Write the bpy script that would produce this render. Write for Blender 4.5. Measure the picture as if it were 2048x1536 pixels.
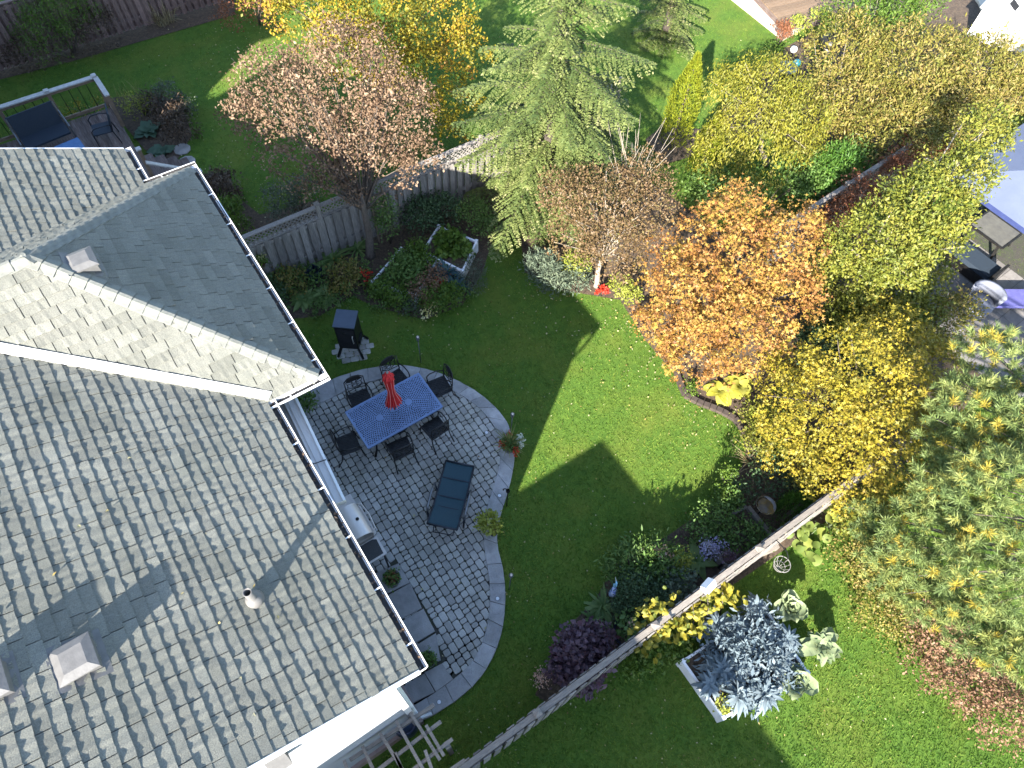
import bpy, math, random
import numpy as np
from mathutils import Vector, Matrix
R = math.radians
SC = bpy.context.scene
COL = SC.collection
for o in list(bpy.data.objects): bpy.data.objects.remove(o)

# ---------------------------------------------------------------- camera, sky, sun, exposure
# World frame: x runs out from the house into the garden, y runs along the eave, z up.
CAM_POS = Vector((-0.141, -1.588, 14.6))
F_PX = 1420.0                       # focal length for a 2048 px wide picture
HEAD, TILT, ROLL = R(52.3), R(30.594), R(4.509)   # heading of view, angle off nadir, roll
cam = bpy.data.cameras.new('camera'); cam_o = bpy.data.objects.new('camera', cam); COL.objects.link(cam_o)
cam.sensor_width = 36.0; cam.lens = 36.0*F_PX/2048.0; cam.clip_start = 0.1; cam.clip_end = 600
_F = Vector((math.sin(TILT)*math.cos(HEAD), math.sin(TILT)*math.sin(HEAD), -math.cos(TILT)))
_R = Vector((math.sin(HEAD), -math.cos(HEAD), 0)); _U = _R.cross(_F)
_Rr = _R*math.cos(ROLL)+_U*math.sin(ROLL)*1.0
_Ur = _Rr.cross(_F)
cam_o.matrix_world = Matrix(((_Rr.x,_Ur.x,-_F.x,CAM_POS.x),(_Rr.y,_Ur.y,-_F.y,CAM_POS.y),(_Rr.z,_Ur.z,-_F.z,CAM_POS.z),(0,0,0,1)))
SC.camera = cam_o
SUN_HEAD, SUN_EL = R(34.8), R(28.8)   # heading the light travels to, elevation
w = bpy.data.worlds.new('World'); SC.world = w; w.use_nodes = True
nt = w.node_tree; nt.nodes.clear()
sky = nt.nodes.new('ShaderNodeTexSky'); sky.sky_type = 'NISHITA'; sky.sun_disc = False
sky.sun_elevation = SUN_EL; sky.sun_rotation = R(235.2); sky.air_density = 1.0; sky.dust_density = 0.6; sky.ozone_density = 1.2
bg = nt.nodes.new('ShaderNodeBackground'); bg.inputs[1].default_value = 0.112
wo = nt.nodes.new('ShaderNodeOutputWorld')
nt.links.new(sky.outputs[0], bg.inputs[0]); nt.links.new(bg.outputs[0], wo.inputs[0])
sl = bpy.data.lights.new('sun', 'SUN'); sl.energy = 5.0; sl.angle = R(0.55); sl.color = (1.0, 0.94, 0.84)
so = bpy.data.objects.new('sun', sl); COL.objects.link(so)
_d = Vector((math.cos(SUN_EL)*math.cos(SUN_HEAD), math.cos(SUN_EL)*math.sin(SUN_HEAD), -math.sin(SUN_EL)))
so.rotation_euler = _d.to_track_quat('-Z', 'Y').to_euler(); so.location = (-20, -14, 20)
SC.render.engine = 'CYCLES'
SC.view_settings.view_transform = 'Standard'; SC.view_settings.look = 'None'
SC.view_settings.exposure = 2.22; SC.view_settings.gamma = 1.0; SC.view_settings.use_curve_mapping = False

# ---------------------------------------------------------------- helpers
def G(px, py, z=0.0):
    """a point of the place: where the line of sight of picture point (px,py) meets height z"""
    v = _F*F_PX + _Rr*(px-1024) - _Ur*(py-768)
    return CAM_POS + v*((z-CAM_POS.z)/v.z)
def S(px, py, z=0.0):
    return (G(px, py, z)-CAM_POS).dot(_F)/F_PX      # metres per picture pixel there

def link(n, t):
    return n.links.new
def mat(name, c1, c2=None, scale=8.0, rough=0.8, bump=0.0, bscale=None, metallic=0.0, detail=4.0, spec=0.4, stretch=None, obj_var=0.0, coord='Object', c3=None, scale3=1.0, mix3=0.5, wear=None, wscale=.8, wmix=.5):
    m = bpy.data.materials.new(name); m.use_nodes = True
    n = m.node_tree; b = n.nodes['Principled BSDF']; L = n.links.new
    b.inputs['Roughness'].default_value = rough; b.inputs['Metallic'].default_value = metallic
    b.inputs['Specular IOR Level'].default_value = spec
    if c2 is None: c2 = tuple(x*0.75 for x in c1)
    tc = n.nodes.new('ShaderNodeTexCoord'); mp = n.nodes.new('ShaderNodeMapping')
    L(tc.outputs[coord], mp.inputs[0])
    if stretch: mp.inputs['Scale'].default_value = stretch
    nz = n.nodes.new('ShaderNodeTexNoise'); nz.inputs['Scale'].default_value = scale; nz.inputs['Detail'].default_value = detail
    nz.inputs['Roughness'].default_value = 0.65
    L(mp.outputs[0], nz.inputs['Vector'])
    cr = n.nodes.new('ShaderNodeValToRGB'); cr.color_ramp.elements[0].position = 0.32; cr.color_ramp.elements[1].position = 0.68
    cr.color_ramp.elements[0].color = (*c2, 1); cr.color_ramp.elements[1].color = (*c1, 1)
    L(nz.outputs['Fac'], cr.inputs[0]); out = cr.outputs[0]
    if c3 is not None:
        n3 = n.nodes.new('ShaderNodeTexNoise'); n3.inputs['Scale'].default_value = scale3; n3.inputs['Detail'].default_value = 5
        L(mp.outputs[0], n3.inputs['Vector'])
        r3 = n.nodes.new('ShaderNodeMapRange'); r3.inputs[1].default_value = 0.45; r3.inputs[2].default_value = 0.68; r3.inputs[4].default_value = mix3
        L(n3.outputs['Fac'], r3.inputs[0])
        x = n.nodes.new('ShaderNodeMixRGB'); x.inputs[2].default_value = (*c3, 1); L(r3.outputs[0], x.inputs[0]); L(out, x.inputs[1]); out = x.outputs[0]
    if wear is not None:
        ge_ = n.nodes.new('ShaderNodeNewGeometry'); nw = n.nodes.new('ShaderNodeTexNoise'); nw.inputs['Scale'].default_value = wscale; nw.inputs['Detail'].default_value = 7; nw.inputs['Roughness'].default_value = .7
        L(ge_.outputs['Position'], nw.inputs['Vector']); rw = n.nodes.new('ShaderNodeMapRange'); rw.inputs[1].default_value = .42; rw.inputs[2].default_value = .66; rw.inputs[4].default_value = wmix
        L(nw.outputs['Fac'], rw.inputs[0]); xw = n.nodes.new('ShaderNodeMixRGB'); xw.inputs[2].default_value = (*wear, 1); L(rw.outputs[0], xw.inputs[0]); L(out, xw.inputs[1]); out = xw.outputs[0]
    if obj_var > 0:
        oi = n.nodes.new('ShaderNodeObjectInfo'); at = n.nodes.new('ShaderNodeAttribute'); at.attribute_name = 'rnd'
        ad = n.nodes.new('ShaderNodeMath'); ad.operation = 'ADD'; L(oi.outputs['Random'], ad.inputs[0]); L(at.outputs['Fac'], ad.inputs[1])
        fr = n.nodes.new('ShaderNodeMath'); fr.operation = 'FRACT'; L(ad.outputs[0], fr.inputs[0])
        mr = n.nodes.new('ShaderNodeMapRange'); mr.inputs[3].default_value = 1-obj_var; mr.inputs[4].default_value = 1+obj_var
        L(fr.outputs[0], mr.inputs[0])
        hs = n.nodes.new('ShaderNodeHueSaturation'); L(mr.outputs[0], hs.inputs['Value']); L(out, hs.inputs['Color']); out = hs.outputs[0]
    L(out, b.inputs['Base Color'])
    if bump > 0:
        bz = n.nodes.new('ShaderNodeTexNoise'); bz.inputs['Scale'].default_value = bscale or scale*3; bz.inputs['Detail'].default_value = 3
        L(mp.outputs[0], bz.inputs['Vector'])
        bp = n.nodes.new('ShaderNodeBump'); bp.inputs['Strength'].default_value = bump; bp.inputs['Distance'].default_value = 0.02
        L(bz.outputs['Fac'], bp.inputs['Height']); L(bp.outputs[0], b.inputs['Normal'])
    return m
def leafmat(name, cols, trans=0.35, rough=0.55, spec=0.35):
    """leaf colours picked per leaf from the attribute rnd; light shines through a little"""
    m = bpy.data.materials.new(name); m.use_nodes = True
    n = m.node_tree; b = n.nodes['Principled BSDF']; L = n.links.new
    at = n.nodes.new('ShaderNodeAttribute'); at.attribute_name = 'rnd'
    oi = n.nodes.new('ShaderNodeObjectInfo')
    ad = n.nodes.new('ShaderNodeMath'); ad.operation = 'ADD'; L(oi.outputs['Random'], ad.inputs[0]); L(at.outputs['Fac'], ad.inputs[1])
    ad.inputs[0].default_value = 0
    n.links.remove(ad.inputs[0].links[0])
    cr = n.nodes.new('ShaderNodeValToRGB'); e = cr.color_ramp.elements
    while len(e) < len(cols): e.new(0.5)
    for i, c in enumerate(cols):
        e[i].position = i/(len(cols)-1) if len(cols) > 1 else 0; e[i].color = (*c, 1)
    L(ad.outputs[0], cr.inputs[0]); L(cr.outputs[0], b.inputs['Base Color'])
    b.inputs['Roughness'].default_value = rough; b.inputs['Specular IOR Level'].default_value = spec
    tr = n.nodes.new('ShaderNodeBsdfTranslucent'); L(cr.outputs[0], tr.inputs[0])
    mx = n.nodes.new('ShaderNodeMixShader'); mx.inputs[0].default_value = trans
    L(b.outputs[0], mx.inputs[1]); L(tr.outputs[0], mx.inputs[2])
    L(mx.outputs[0], n.nodes['Material Output'].inputs[0])
    return m

def tag(o, label=None, cat=None, group=None, kind=None):
    if label: o['label'] = label
    if cat: o['category'] = cat
    if group: o['group'] = group
    if kind: o['kind'] = kind
    return o
def thing(name, label, cat, loc=(0,0,0), rz=0.0, group=None):
    o = bpy.data.objects.new(name, None); o.empty_display_size = 0.1
    o.location = loc; o.rotation_euler = (0,0,rz); COL.objects.link(o)
    return tag(o, label, cat, group)
def place(name, me, parent=None, loc=(0,0,0), rot=(0,0,0), scale=None):
    o = bpy.data.objects.new(name, me); COL.objects.link(o)
    o.location = loc; o.rotation_euler = rot
    if scale is not None: o.scale = scale
    if parent: o.parent = parent
    return o
class MB:
    def __init__(s): s.v = []; s.f = []
    def add(s, vs, fs):
        k = len(s.v); s.v += [tuple(p) for p in vs]; s.f += [tuple(i+k for i in f) for f in fs]; return s
    def box(s, c, d, rz=0.0, M=None):
        x, y, z = d[0]/2, d[1]/2, d[2]/2
        vs = [Vector((a*x, b*y, g*z)) for g in (-1,1) for a, b in ((-1,-1),(1,-1),(1,1),(-1,1))]
        if M is not None: vs = [M @ p for p in vs]
        elif rz: vs = [Matrix.Rotation(rz, 3, 'Z') @ p for p in vs]
        c = Vector(c)
        return s.add([p+c for p in vs], [(3,2,1,0),(4,5,6,7),(0,1,5,4),(1,2,6,5),(2,3,7,6),(3,0,4,7)])
    def bar(s, a, b, wd, ht, up=(0,0,1)):
        a, b = Vector(a), Vector(b); d = (b-a); L = d.length; d.normalize(); up = Vector(up)
        x = d.cross(up)
        if x.length < 1e-4: x = d.cross(Vector((1,0,0)))
        x.normalize(); y = x.cross(d)
        vs = []
        for p in (a, b):
            for i, j in ((-1,-1),(1,-1),(1,1),(-1,1)): vs.append(p+x*(i*wd/2)+y*(j*ht/2))
        return s.add(vs, [(0,1,2,3),(7,6,5,4),(0,4,5,1),(1,5,6,2),(2,6,7,3),(3,7,4,0)])
    def tube(s, pts, rad, n=8, cap=True):
        pts = [Vector(p) for p in pts]; m = len(pts)
        if not hasattr(rad, '__len__'): rad = [rad]*m
        vs = []; px = None
        for i, p in enumerate(pts):
            t = (pts[min(i+1,m-1)]-pts[max(i-1,0)])
            t = t.normalized() if t.length > 1e-9 else Vector((0,0,1))
            x = (px - t*px.dot(t)) if px is not None else t.cross(Vector((0.13,0.31,0.94)) if abs(t.z) < .9 else Vector((1,0.1,0)))
            x.normalize(); px = x; y = t.cross(x)
            for k in range(n):
                a = 2*math.pi*k/n; vs.append(p+(x*math.cos(a)+y*math.sin(a))*rad[i])
        fs = [(i*n+k, i*n+(k+1)%n, (i+1)*n+(k+1)%n, (i+1)*n+k) for i in range(m-1) for k in range(n)]
        if cap: fs += [tuple(range(n-1,-1,-1)), tuple((m-1)*n+k for k in range(n))]
        return s.add(vs, fs)
    def lathe(s, prof, c=(0,0,0), n=16):
        c = Vector(c); vs = []
        for r, z in prof:
            for k in range(n):
                a = 2*math.pi*k/n; vs.append(c+Vector((r*math.cos(a), r*math.sin(a), z)))
        m = len(prof)
        fs = [(i*n+k, i*n+(k+1)%n, (i+1)*n+(k+1)%n, (i+1)*n+k) for i in range(m-1) for k in range(n)]
        return s.add(vs, fs)
    def prism(s, poly, z0, z1):
        n = len(poly)
        def zz(z, i): return z[i] if hasattr(z, '__len__') else z
        vs = [(p[0], p[1], zz(z0,i)) for i, p in enumerate(poly)]+[(p[0], p[1], zz(z1,i)) for i, p in enumerate(poly)]
        ar = sum(poly[i][0]*poly[(i+1)%n][1]-poly[(i+1)%n][0]*poly[i][1] for i in range(n))
        fs = [tuple(range(n-1,-1,-1)), tuple(range(n,2*n))]+[(i,(i+1)%n,(i+1)%n+n,i+n) for i in range(n)]
        if ar < 0: fs = [tuple(reversed(f)) for f in fs]
        return s.add(vs, fs)
    def quad(s, *p): return s.add(p, [tuple(range(len(p)))])
    def mesh(s, name, m, smooth=False, rnd=None):
        me = bpy.data.meshes.new(name); me.from_pydata(s.v, [], s.f)
        if m: me.materials.append(m)
        if smooth: me.polygons.foreach_set('use_smooth', [True]*len(me.polygons))
        if rnd is not None:
            a = me.attributes.new('rnd', 'FLOAT', 'FACE'); a.data.foreach_set('value', rnd)
        me.update(); return me
    def obj(s, name, m, parent=None, smooth=False, loc=(0,0,0), rot=(0,0,0), world=False, rnd=None):
        if world and parent is not None:
            q = parent.location; s.v = [(a-q.x, b-q.y, c-q.z) for a, b, c in s.v]
        return place(name, s.mesh(name, m, smooth, rnd), parent, loc, rot)
def structure(o): o['kind'] = 'structure'; return o
def stuff(o, label=None, cat=None): o['kind'] = 'stuff'; return tag(o, label, cat)

def np_mesh(name, V, T, m, rnd=None):
    """triangle mesh from arrays, rnd is one number per triangle"""
    me = bpy.data.meshes.new(name); V = np.asarray(V, np.float32); T = np.asarray(T, np.int32)
    me.vertices.add(len(V)); me.vertices.foreach_set('co', V.ravel())
    me.loops.add(T.size); me.loops.foreach_set('vertex_index', T.ravel())
    me.polygons.add(len(T)); me.polygons.foreach_set('loop_start', np.arange(0, T.size, 3, dtype=np.int32))
    me.polygons.foreach_set('loop_total', np.full(len(T), 3, np.int32))
    if m: me.materials.append(m)
    if rnd is not None:
        a = me.attributes.new('rnd', 'FLOAT', 'FACE'); a.data.foreach_set('value', np.asarray(rnd, np.float32))
    me.update(calc_edges=True); return me
RNG = np.random.default_rng(7)
random.seed(7)
def unit(a): return a/np.maximum(np.linalg.norm(a, axis=1, keepdims=True), 1e-9)
def leaf_arrays(P, A, N, ln, wd, fold=0.25):
    """rhombic leaves folded along the midrib: positions, axes, normals, lengths, widths"""
    A = unit(A); N = unit(N - A*np.sum(N*A, 1, keepdims=True)); B = np.cross(N, A)
    ln = ln[:,None]; wd = wd[:,None]
    v0 = P; v2 = P+A*ln; mid = P+A*ln*0.45
    v1 = mid+B*wd*0.5+N*wd*fold; v3 = mid-B*wd*0.5+N*wd*fold
    V = np.stack([v0,v1,v2,v3], 1).reshape(-1,3); k = np.arange(len(P))[:,None]*4
    T = np.concatenate([k+[0,3,2], k+[0,2,1]], 1).reshape(-1,3)
    return V, T
def five_arrays(P, A, N, ln, wd):
    """lobed leaf of three fingers (maple like)"""
    A = unit(A); N = unit(N - A*np.sum(N*A, 1, keepdims=True)); B = np.cross(N, A)
    ln = ln[:,None]; wd = wd[:,None]
    pts = [P, P+A*ln*.35-B*wd*.22, P+A*ln*.55-B*wd*.62+N*wd*.12, P+A*ln*.55-B*wd*.16, P+A*ln-N*wd*.1, P+A*ln*.55+B*wd*.16, P+A*ln*.55+B*wd*.62+N*wd*.12, P+A*ln*.35+B*wd*.22]
    V = np.stack(pts, 1).reshape(-1,3); k = np.arange(len(P))[:,None]*8
    T = np.concatenate([k+[0,1,7], k+[1,2,3], k+[1,3,7], k+[7,3,5], k+[7,5,6], k+[3,4,5]], 1).reshape(-1,3)
    return V, T
def blob(px, py, z, rpx, sq=0.85):
    r = rpx*S(px, py, z); c = G(px, py, z); return (np.array(c), np.array([r, r, r*sq]))
def clusters(blobs, n, lo=-0.35, shell=0.45):
    wts = np.array([b[1][0]**2 for b in blobs]); wts = wts/wts.sum()
    idx = RNG.choice(len(blobs), n, p=wts); C = np.array([b[0] for b in blobs])[idx]; Rr = np.array([b[1] for b in blobs])[idx]
    D = unit(RNG.normal(size=(n,3))); D[:,2] = np.where(D[:,2] < lo, -D[:,2], D[:,2])
    f = 1-shell*RNG.random(n)**1.6
    P = C+D*Rr*f[:,None]; P[:,2] = np.maximum(P[:,2], 0.05)
    return P, D
def foliage(name, blobs, m, parent, ncl, per, sig, size, kind='leaf', aspect=0.6, droop=0.0, lo=-0.35, shell=0.45, up=0.5, cv=0.35, spread=0.3, flat=1.0):
    Pc, Dc = clusters(blobs, ncl, lo, shell)
    n = ncl*per; k = np.repeat(np.arange(ncl), per)
    off = RNG.normal(size=(n,3))*sig; off[:,2] *= flat
    P = Pc[k]+off; P[:,2] = np.maximum(P[:,2], 0.03)
    out = unit(Dc[k]+off/sig*0.35)
    A = RNG.normal(size=(n,3))+out*0.6; A[:,2] -= droop*2
    N = out*0.7+RNG.normal(size=(n,3))*0.55; N[:,2] += up
    ln = size*(0.5+0.95*RNG.random(n)); wd = ln*aspect*(0.75+.5*RNG.random(n))
    V, T = (five_arrays if kind == 'five' else leaf_arrays)(P, A, N, ln, wd)
    cr = RNG.random(ncl); r = np.clip(cr[k]*(1-spread)+RNG.random(n)*spread+ (RNG.random(n)-.5)*0.12, 0, 1)
    per_t = len(T)//n
    q = np.array(parent.location); me = np_mesh(name, V-q, T, m, np.repeat(r, per_t))
    return place(name, me, parent), Pc
def twigs(name, base, targets, m, parent, r0=0.035, r1=0.006, n=5, sag=0.0):
    mb = MB()
    for t in targets:
        a, b = Vector(base), Vector(t); mid = a.lerp(b, 0.5)+Vector((random.uniform(-.15,.15), random.uniform(-.15,.15), 0.12*(b-a).length-sag))
        pts = [a, a.lerp(mid, .6)+Vector((0,0,.05)), mid, mid.lerp(b,.6), b]
        mb.tube(pts, [r0, r0*.8, r0*.55, (r0+r1)*.3, r1], n)
    return mb.obj(name, m, parent, True, world=True)
def tree(name, label, cat, base, top, tr, blobs, m_leaf, m_bark, ncl, per, sig, size, group=None, nlimb=14, limb_r=0.03, bare=0, **kw):
    b = Vector(base); t = thing(name, label, cat, b, group=group)
    top = Vector(top)
    kick = Vector((random.uniform(-.08,.08), random.uniform(-.08,.08), 0))
    MB().tube([b+Vector((0,0,-.05)), b+Vector((0,0,.12)), b.lerp(top,.5)+kick, top, top+(top-b).normalized()*.5], [tr*1.5, tr*1.1, tr*.85, tr*.7, tr*.3], 10).obj('trunk', m_bark, t, True, world=True)
    cr, Pc = foliage('crown', blobs, m_leaf, t, ncl, per, sig, size, **kw)
    sel = RNG.choice(len(Pc), min(nlimb, len(Pc)), replace=False)
    if nlimb: twigs('branches', b.lerp(top, .92), [Vector(Pc[i]) for i in sel], m_bark, t, limb_r)
    return t
def shrub(name, label, cat, blobs, m, ncl, per, sig, size, group=None, stem=None, nstem=6, **kw):
    c = np.mean([b[0] for b in blobs], 0); t = thing(name, label, cat, (c[0], c[1], 0), group=group)
    fo, Pc = foliage('foliage', blobs, m, t, ncl, per, sig, size, **kw)
    if nstem:
        sel = RNG.choice(len(Pc), min(nstem, len(Pc)), replace=False)
        twigs('stems', (c[0], c[1], 0), [Vector(Pc[i]) for i in sel], stem or M['bark'], t, 0.018, 0.005, 4)
    return t
LEAFCACHE = {}
def leaf_mesh(key, ln, wd, bend, m, cup=0.15, wav=0.0, seg=5, tip=0.35, rnd=0.5, prof=None):
    """one large leaf lying along +x, bending down, with a midrib trough"""
    mb = MB(); rows = []
    if prof: seg = len(prof)-1
    for i in range(seg+1):
        s = i/seg; x = ln*s; z = -bend*ln*s*s + 0.02*math.sin(s*3); wv = wd/2*max(math.sin(math.pi*min(1, s**0.9*.93+0.05)), 0.02)**.7
        if prof: wv = wd/2*prof[i]
        j = wav*wd*math.sin(i*2.3)
        rows.append([(x, -wv, z+cup*wv*2+j), (x, 0, z), (x, wv, z+cup*wv*2-j)])
    vs = [p for r in rows for p in r]
    fs = [(3*i+a, 3*i+3+a, 3*i+4+a, 3*i+1+a) for i in range(seg) for a in (0,1)]
    mb.add(vs, fs); return mb.mesh(key, m, True, rnd=[rnd]*len(fs))
def rosette(name, label, cat, base, n, ln, wd, bend, mats, group=None, tilt=(0.2,1.2), cup=0.15, wav=0.0, stem_h=0.0, lname='leaf', parent=None, prof=None):
    """a plant of large leaves, each leaf an object of its own"""
    t = parent or thing(name, label, cat, base, group=group)
    key = (lname, round(ln,2), round(wd,2), round(bend,2), mats.name)
    if key not in LEAFCACHE: LEAFCACHE[key] = [leaf_mesh('leaf', ln*k, wd*k, bend*random.uniform(.6,1.4), mats, cup, wav, rnd=r, prof=prof) for k, r in ((.75,.2),(.9,.45),(1,.6),(1.1,.85))]
    for i in range(n):
        s = i/max(n-1,1); a = i*2.4+random.uniform(-.3,.3); el = tilt[1]+(tilt[0]-tilt[1])*s+random.uniform(-.12,.12)
        off = Vector(base)-t.location
        o = place(lname, random.choice(LEAFCACHE[key]), t, (off.x+random.uniform(-.03,.03), off.y+random.uniform(-.03,.03), off.z+stem_h), (0, -el, a), None)
        k = random.uniform(.8,1.1)*(0.55+0.45*s); o.scale = (k,k,k)
    if stem_h > 0 and parent is None:
        MB().tube([(0,0,-.02),(0,0,stem_h)], [.03,.02], 6).obj('stalk', M['stalk'], t)
    return t
M = {}
def leaf_patch(name, label, cat, px, py, n, rad, ln, m, zlo, zhi, prof, cup=.12, wav=.06):
    """single broad leaves on their own stalks, spread round a centre"""
    c = G(px, py); t = thing(name, label, cat, (c.x,c.y,0)); ms_ = [leaf_mesh('leaf', ln*k, ln*k*.95, .25, m, cup, wav, rnd=r, prof=prof) for k, r in ((.7,.15),(.9,.5),(1.1,.9))]; st = MB()
    for i in range(n):
        a = random.uniform(0,6.28); r = rad*math.sqrt(random.random()); z = random.uniform(zlo,zhi); p = Vector((r*math.cos(a), r*math.sin(a), z))
        place('leaf', random.choice(ms_), t, p, (random.uniform(-.25,.25), random.uniform(-.1,.5), random.uniform(0,6.28))); st.tube([(0,0,.02),(p.x*.6,p.y*.6,z*.7),tuple(p)], [.012,.009,.006], 4)
    st.obj('stalks', M['stalk'], t); return t
OBL = [.14,.4,.8,1.0,1.0,.9,.62,.12]; BROAD = [.25,.8,1.0,1.0,.92,.7,.2]
# ---------------------------------------------------------------- materials
M['shingle'] = mat('shingle', (.245,.243,.208), (.128,.129,.114), 75, .92, .7, 160, obj_var=.13, c3=(.26,.262,.23), scale3=3.0, mix3=.35, spec=.2, wear=(.12,.125,.105), wscale=.9, wmix=.55)
M['cap'] = mat('cap_shingle', (.215,.22,.196), (.155,.158,.142), 12, .92, .5, 200, obj_var=.08, spec=.2)
M['deckroof'] = mat('roof_deck', (.13,.13,.125), (.10,.10,.10), 6, .95)
M['white'] = mat('white_metal', (.80,.80,.80), (.70,.70,.71), 3, .45, .05, 20)
M['siding'] = mat('grey_siding', (.36,.37,.39), (.32,.33,.35), 2, .6, .05, 30)
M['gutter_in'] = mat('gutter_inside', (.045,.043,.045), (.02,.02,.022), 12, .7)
M['ribbed'] = mat('ribbed_metal', (.42,.40,.40), (.36,.345,.35), 5, .5)
M['band'] = mat('flat_trim', (.62,.60,.60), (.55,.535,.54), 3, .45)
M['vent'] = mat('vent_metal', (.135,.132,.13), (.10,.098,.097), 9, .55, .1, 60)
M['pipe'] = mat('vent_pipe', (.15,.145,.14), (.11,.105,.10), 10, .6)
M['black'] = mat('black_void', (.012,.012,.014), (.008,.008,.01), 5, .9)
M['metal_flash'] = mat('valley_metal', (.82,.82,.81), (.60,.60,.60), 4, .35, .08, 14, metallic=.3, stretch=(1,5,1))
M['brick'] = mat('house_brick', (.30,.22,.19), (.22,.16,.14), 9, .9, .3, 30)
M['grass'] = mat('lawn', (.085,.152,.022), (.05,.102,.016), 5, .95, .7, 120, detail=8, c3=(.125,.15,.026), scale3=.9, mix3=.6, spec=.15)
M['blade'] = leafmat('grass_blade', [(.045,.108,.012),(.09,.172,.02),(.15,.215,.03),(.23,.25,.055)], .34, .7, .2)
M['soil'] = mat('garden_soil', (.085,.06,.042), (.045,.032,.023), 7, .97, .9, 60, c3=(.14,.10,.065), scale3=16, mix3=.6)
M['sand'] = mat('joint_sand', (.065,.06,.052), (.04,.038,.033), 20, .98, .5, 90, c3=(.04,.06,.02), scale3=3, mix3=.6)
M['paver'] = mat('paver', (.45,.435,.40), (.31,.30,.285), 7, .88, .6, 70, obj_var=.22, c3=(.46,.42,.34), scale3=1.1, mix3=.35, wear=(.23,.23,.195), wscale=1.1, wmix=.6)
M['coping'] = mat('coping_stone', (.39,.38,.375), (.26,.255,.255), 6, .85, .5, 50, obj_var=.2, c3=(.46,.445,.44), scale3=2.5, mix3=.5, wear=(.17,.17,.15), wscale=1.4, wmix=.6)
M['slab'] = mat('slab_stone', (.27,.262,.255), (.19,.186,.18), 5, .85, .4, 40, obj_var=.15, c3=(.36,.345,.33), scale3=2.2, mix3=.4)
M['oldwood'] = mat('weathered_wood', (.30,.275,.25), (.16,.145,.135), 9, .9, .5, 40, stretch=(6,6,.7), obj_var=.28)
M['oldwood_h'] = mat('weathered_rail', (.27,.24,.205), (.15,.13,.115), 8, .9, .5, 40, stretch=(.7,6,6), obj_var=.15)
M['redwood'] = mat('reddish_fence_wood', (.25,.165,.145), (.13,.088,.078), 9, .9, .5, 40, stretch=(6,6,.7), obj_var=.28)
M['deckwood'] = mat('deck_wood', (.15,.105,.09), (.07,.05,.046), 9, .8, .4, 40, stretch=(6,.8,6), obj_var=.3, c3=(.22,.19,.17), scale3=5, mix3=.5)
M['railwood'] = mat('rail_wood', (.24,.175,.125), (.15,.11,.08), 8, .85, .3, 40)
M['railpaint'] = mat('painted_rail', (.45,.44,.43), (.30,.29,.28), 14, .7, .2, 40)
M['bark'] = mat('bark', (.14,.115,.095), (.07,.055,.045), 12, .95, .9, 30, stretch=(3,3,.8))
M['palebark'] = mat('pale_bark', (.36,.31,.25), (.22,.185,.15), 10, .9, .6, 30, stretch=(3,3,.8))
M['stalk'] = mat('stalk', (.12,.15,.07), (.08,.10,.05), 8, .8)
M['iron'] = mat('dark_iron', (.022,.024,.026), (.014,.015,.016), 10, .45, metallic=.6, spec=.5)
M['bronze'] = mat('cast_aluminium', (.045,.042,.04), (.025,.024,.024), 10, .4, metallic=.6)
M['tabletop'] = mat('cast_table_top', (.17,.245,.42), (.135,.20,.35), 6, .4, metallic=.1, spec=.6)  # brightened blue: reflected sky is put into the base colour
M['red'] = mat('red_canvas', (.62,.035,.035), (.46,.02,.022), 5, .8, .2, 30)
M['redpale'] = mat('canvas_piping', (.75,.30,.26), (.65,.2,.18), 5, .8)
M['sling'] = mat('sling_mesh', (.022,.058,.075), (.016,.043,.056), 60, .7)
M['frame'] = mat('lounger_frame', (.035,.04,.05), (.025,.03,.04), 8, .4, metallic=.5)
M['steel'] = mat('stainless', (.62,.57,.53), (.52,.48,.45), 4, .38, metallic=.55, stretch=(1,12,1))
M['hood'] = mat('grill_hood', (.66,.60,.55), (.60,.55,.51), 3, .35, metallic=.35)
M['blackmat'] = mat('black_speckle', (.05,.05,.052), (.02,.02,.021), 90, .6)
M['terracotta'] = mat('clay_pot', (.20,.15,.12), (.13,.10,.08), 8, .85)
M['greypot'] = mat('grey_pot', (.22,.21,.195), (.15,.145,.135), 8, .7)
M['darkpot'] = mat('dark_pot', (.02,.02,.02), (.012,.012,.012), 8, .5)
M['bluepot'] = mat('blue_pot', (.018,.028,.06), (.012,.018,.04), 8, .35)
M['plastic'] = mat('white_plastic', (.80,.81,.84), (.70,.71,.75), 5, .5)
M['frost'] = mat('frosted_lens', (.66,.68,.72), (.58,.6,.64), 8, .3)
M['copper'] = mat('torch_metal', (.20,.21,.23), (.14,.15,.16), 8, .35, metallic=.7)
M['teal'] = mat('teal_glaze', (.02,.20,.26), (.015,.13,.19), 8, .3)
M['glassblue'] = mat('blue_glass', (.06,.10,.17), (.03,.05,.10), 6, .12, spec=.8)
M['concrete'] = mat('pale_concrete', (.52,.47,.38), (.44,.40,.33), 3, .9, .2, 30)
M['edging'] = mat('lawn_edging', (.075,.055,.045), (.04,.032,.028), 10, .8)
M['canopy'] = mat('blue_grey_canopy', (.105,.125,.19), (.09,.11,.17), 2, .75)
M['navy'] = mat('navy_trim', (.03,.045,.14), (.02,.03,.10), 5, .7)
M['cush'] = mat('grey_cushion', (.15,.16,.20), (.11,.12,.155), 8, .9)
M['darkcush'] = mat('charcoal_sling', (.022,.034,.052), (.016,.025,.038), 40, .75)
M['bluecloth'] = mat('blue_cover', (.09,.19,.37), (.07,.15,.30), 8, .8)
M['greytile'] = mat('grey_tile', (.20,.185,.175), (.14,.13,.125), 5, .85, .3, 40, obj_var=.15)
LM = {}
LM['brownleaf'] = leafmat('dry_brown_leaf', [(.075,.042,.026),(.14,.085,.05),(.20,.13,.08),(.32,.225,.15)], .2, .7)
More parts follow.
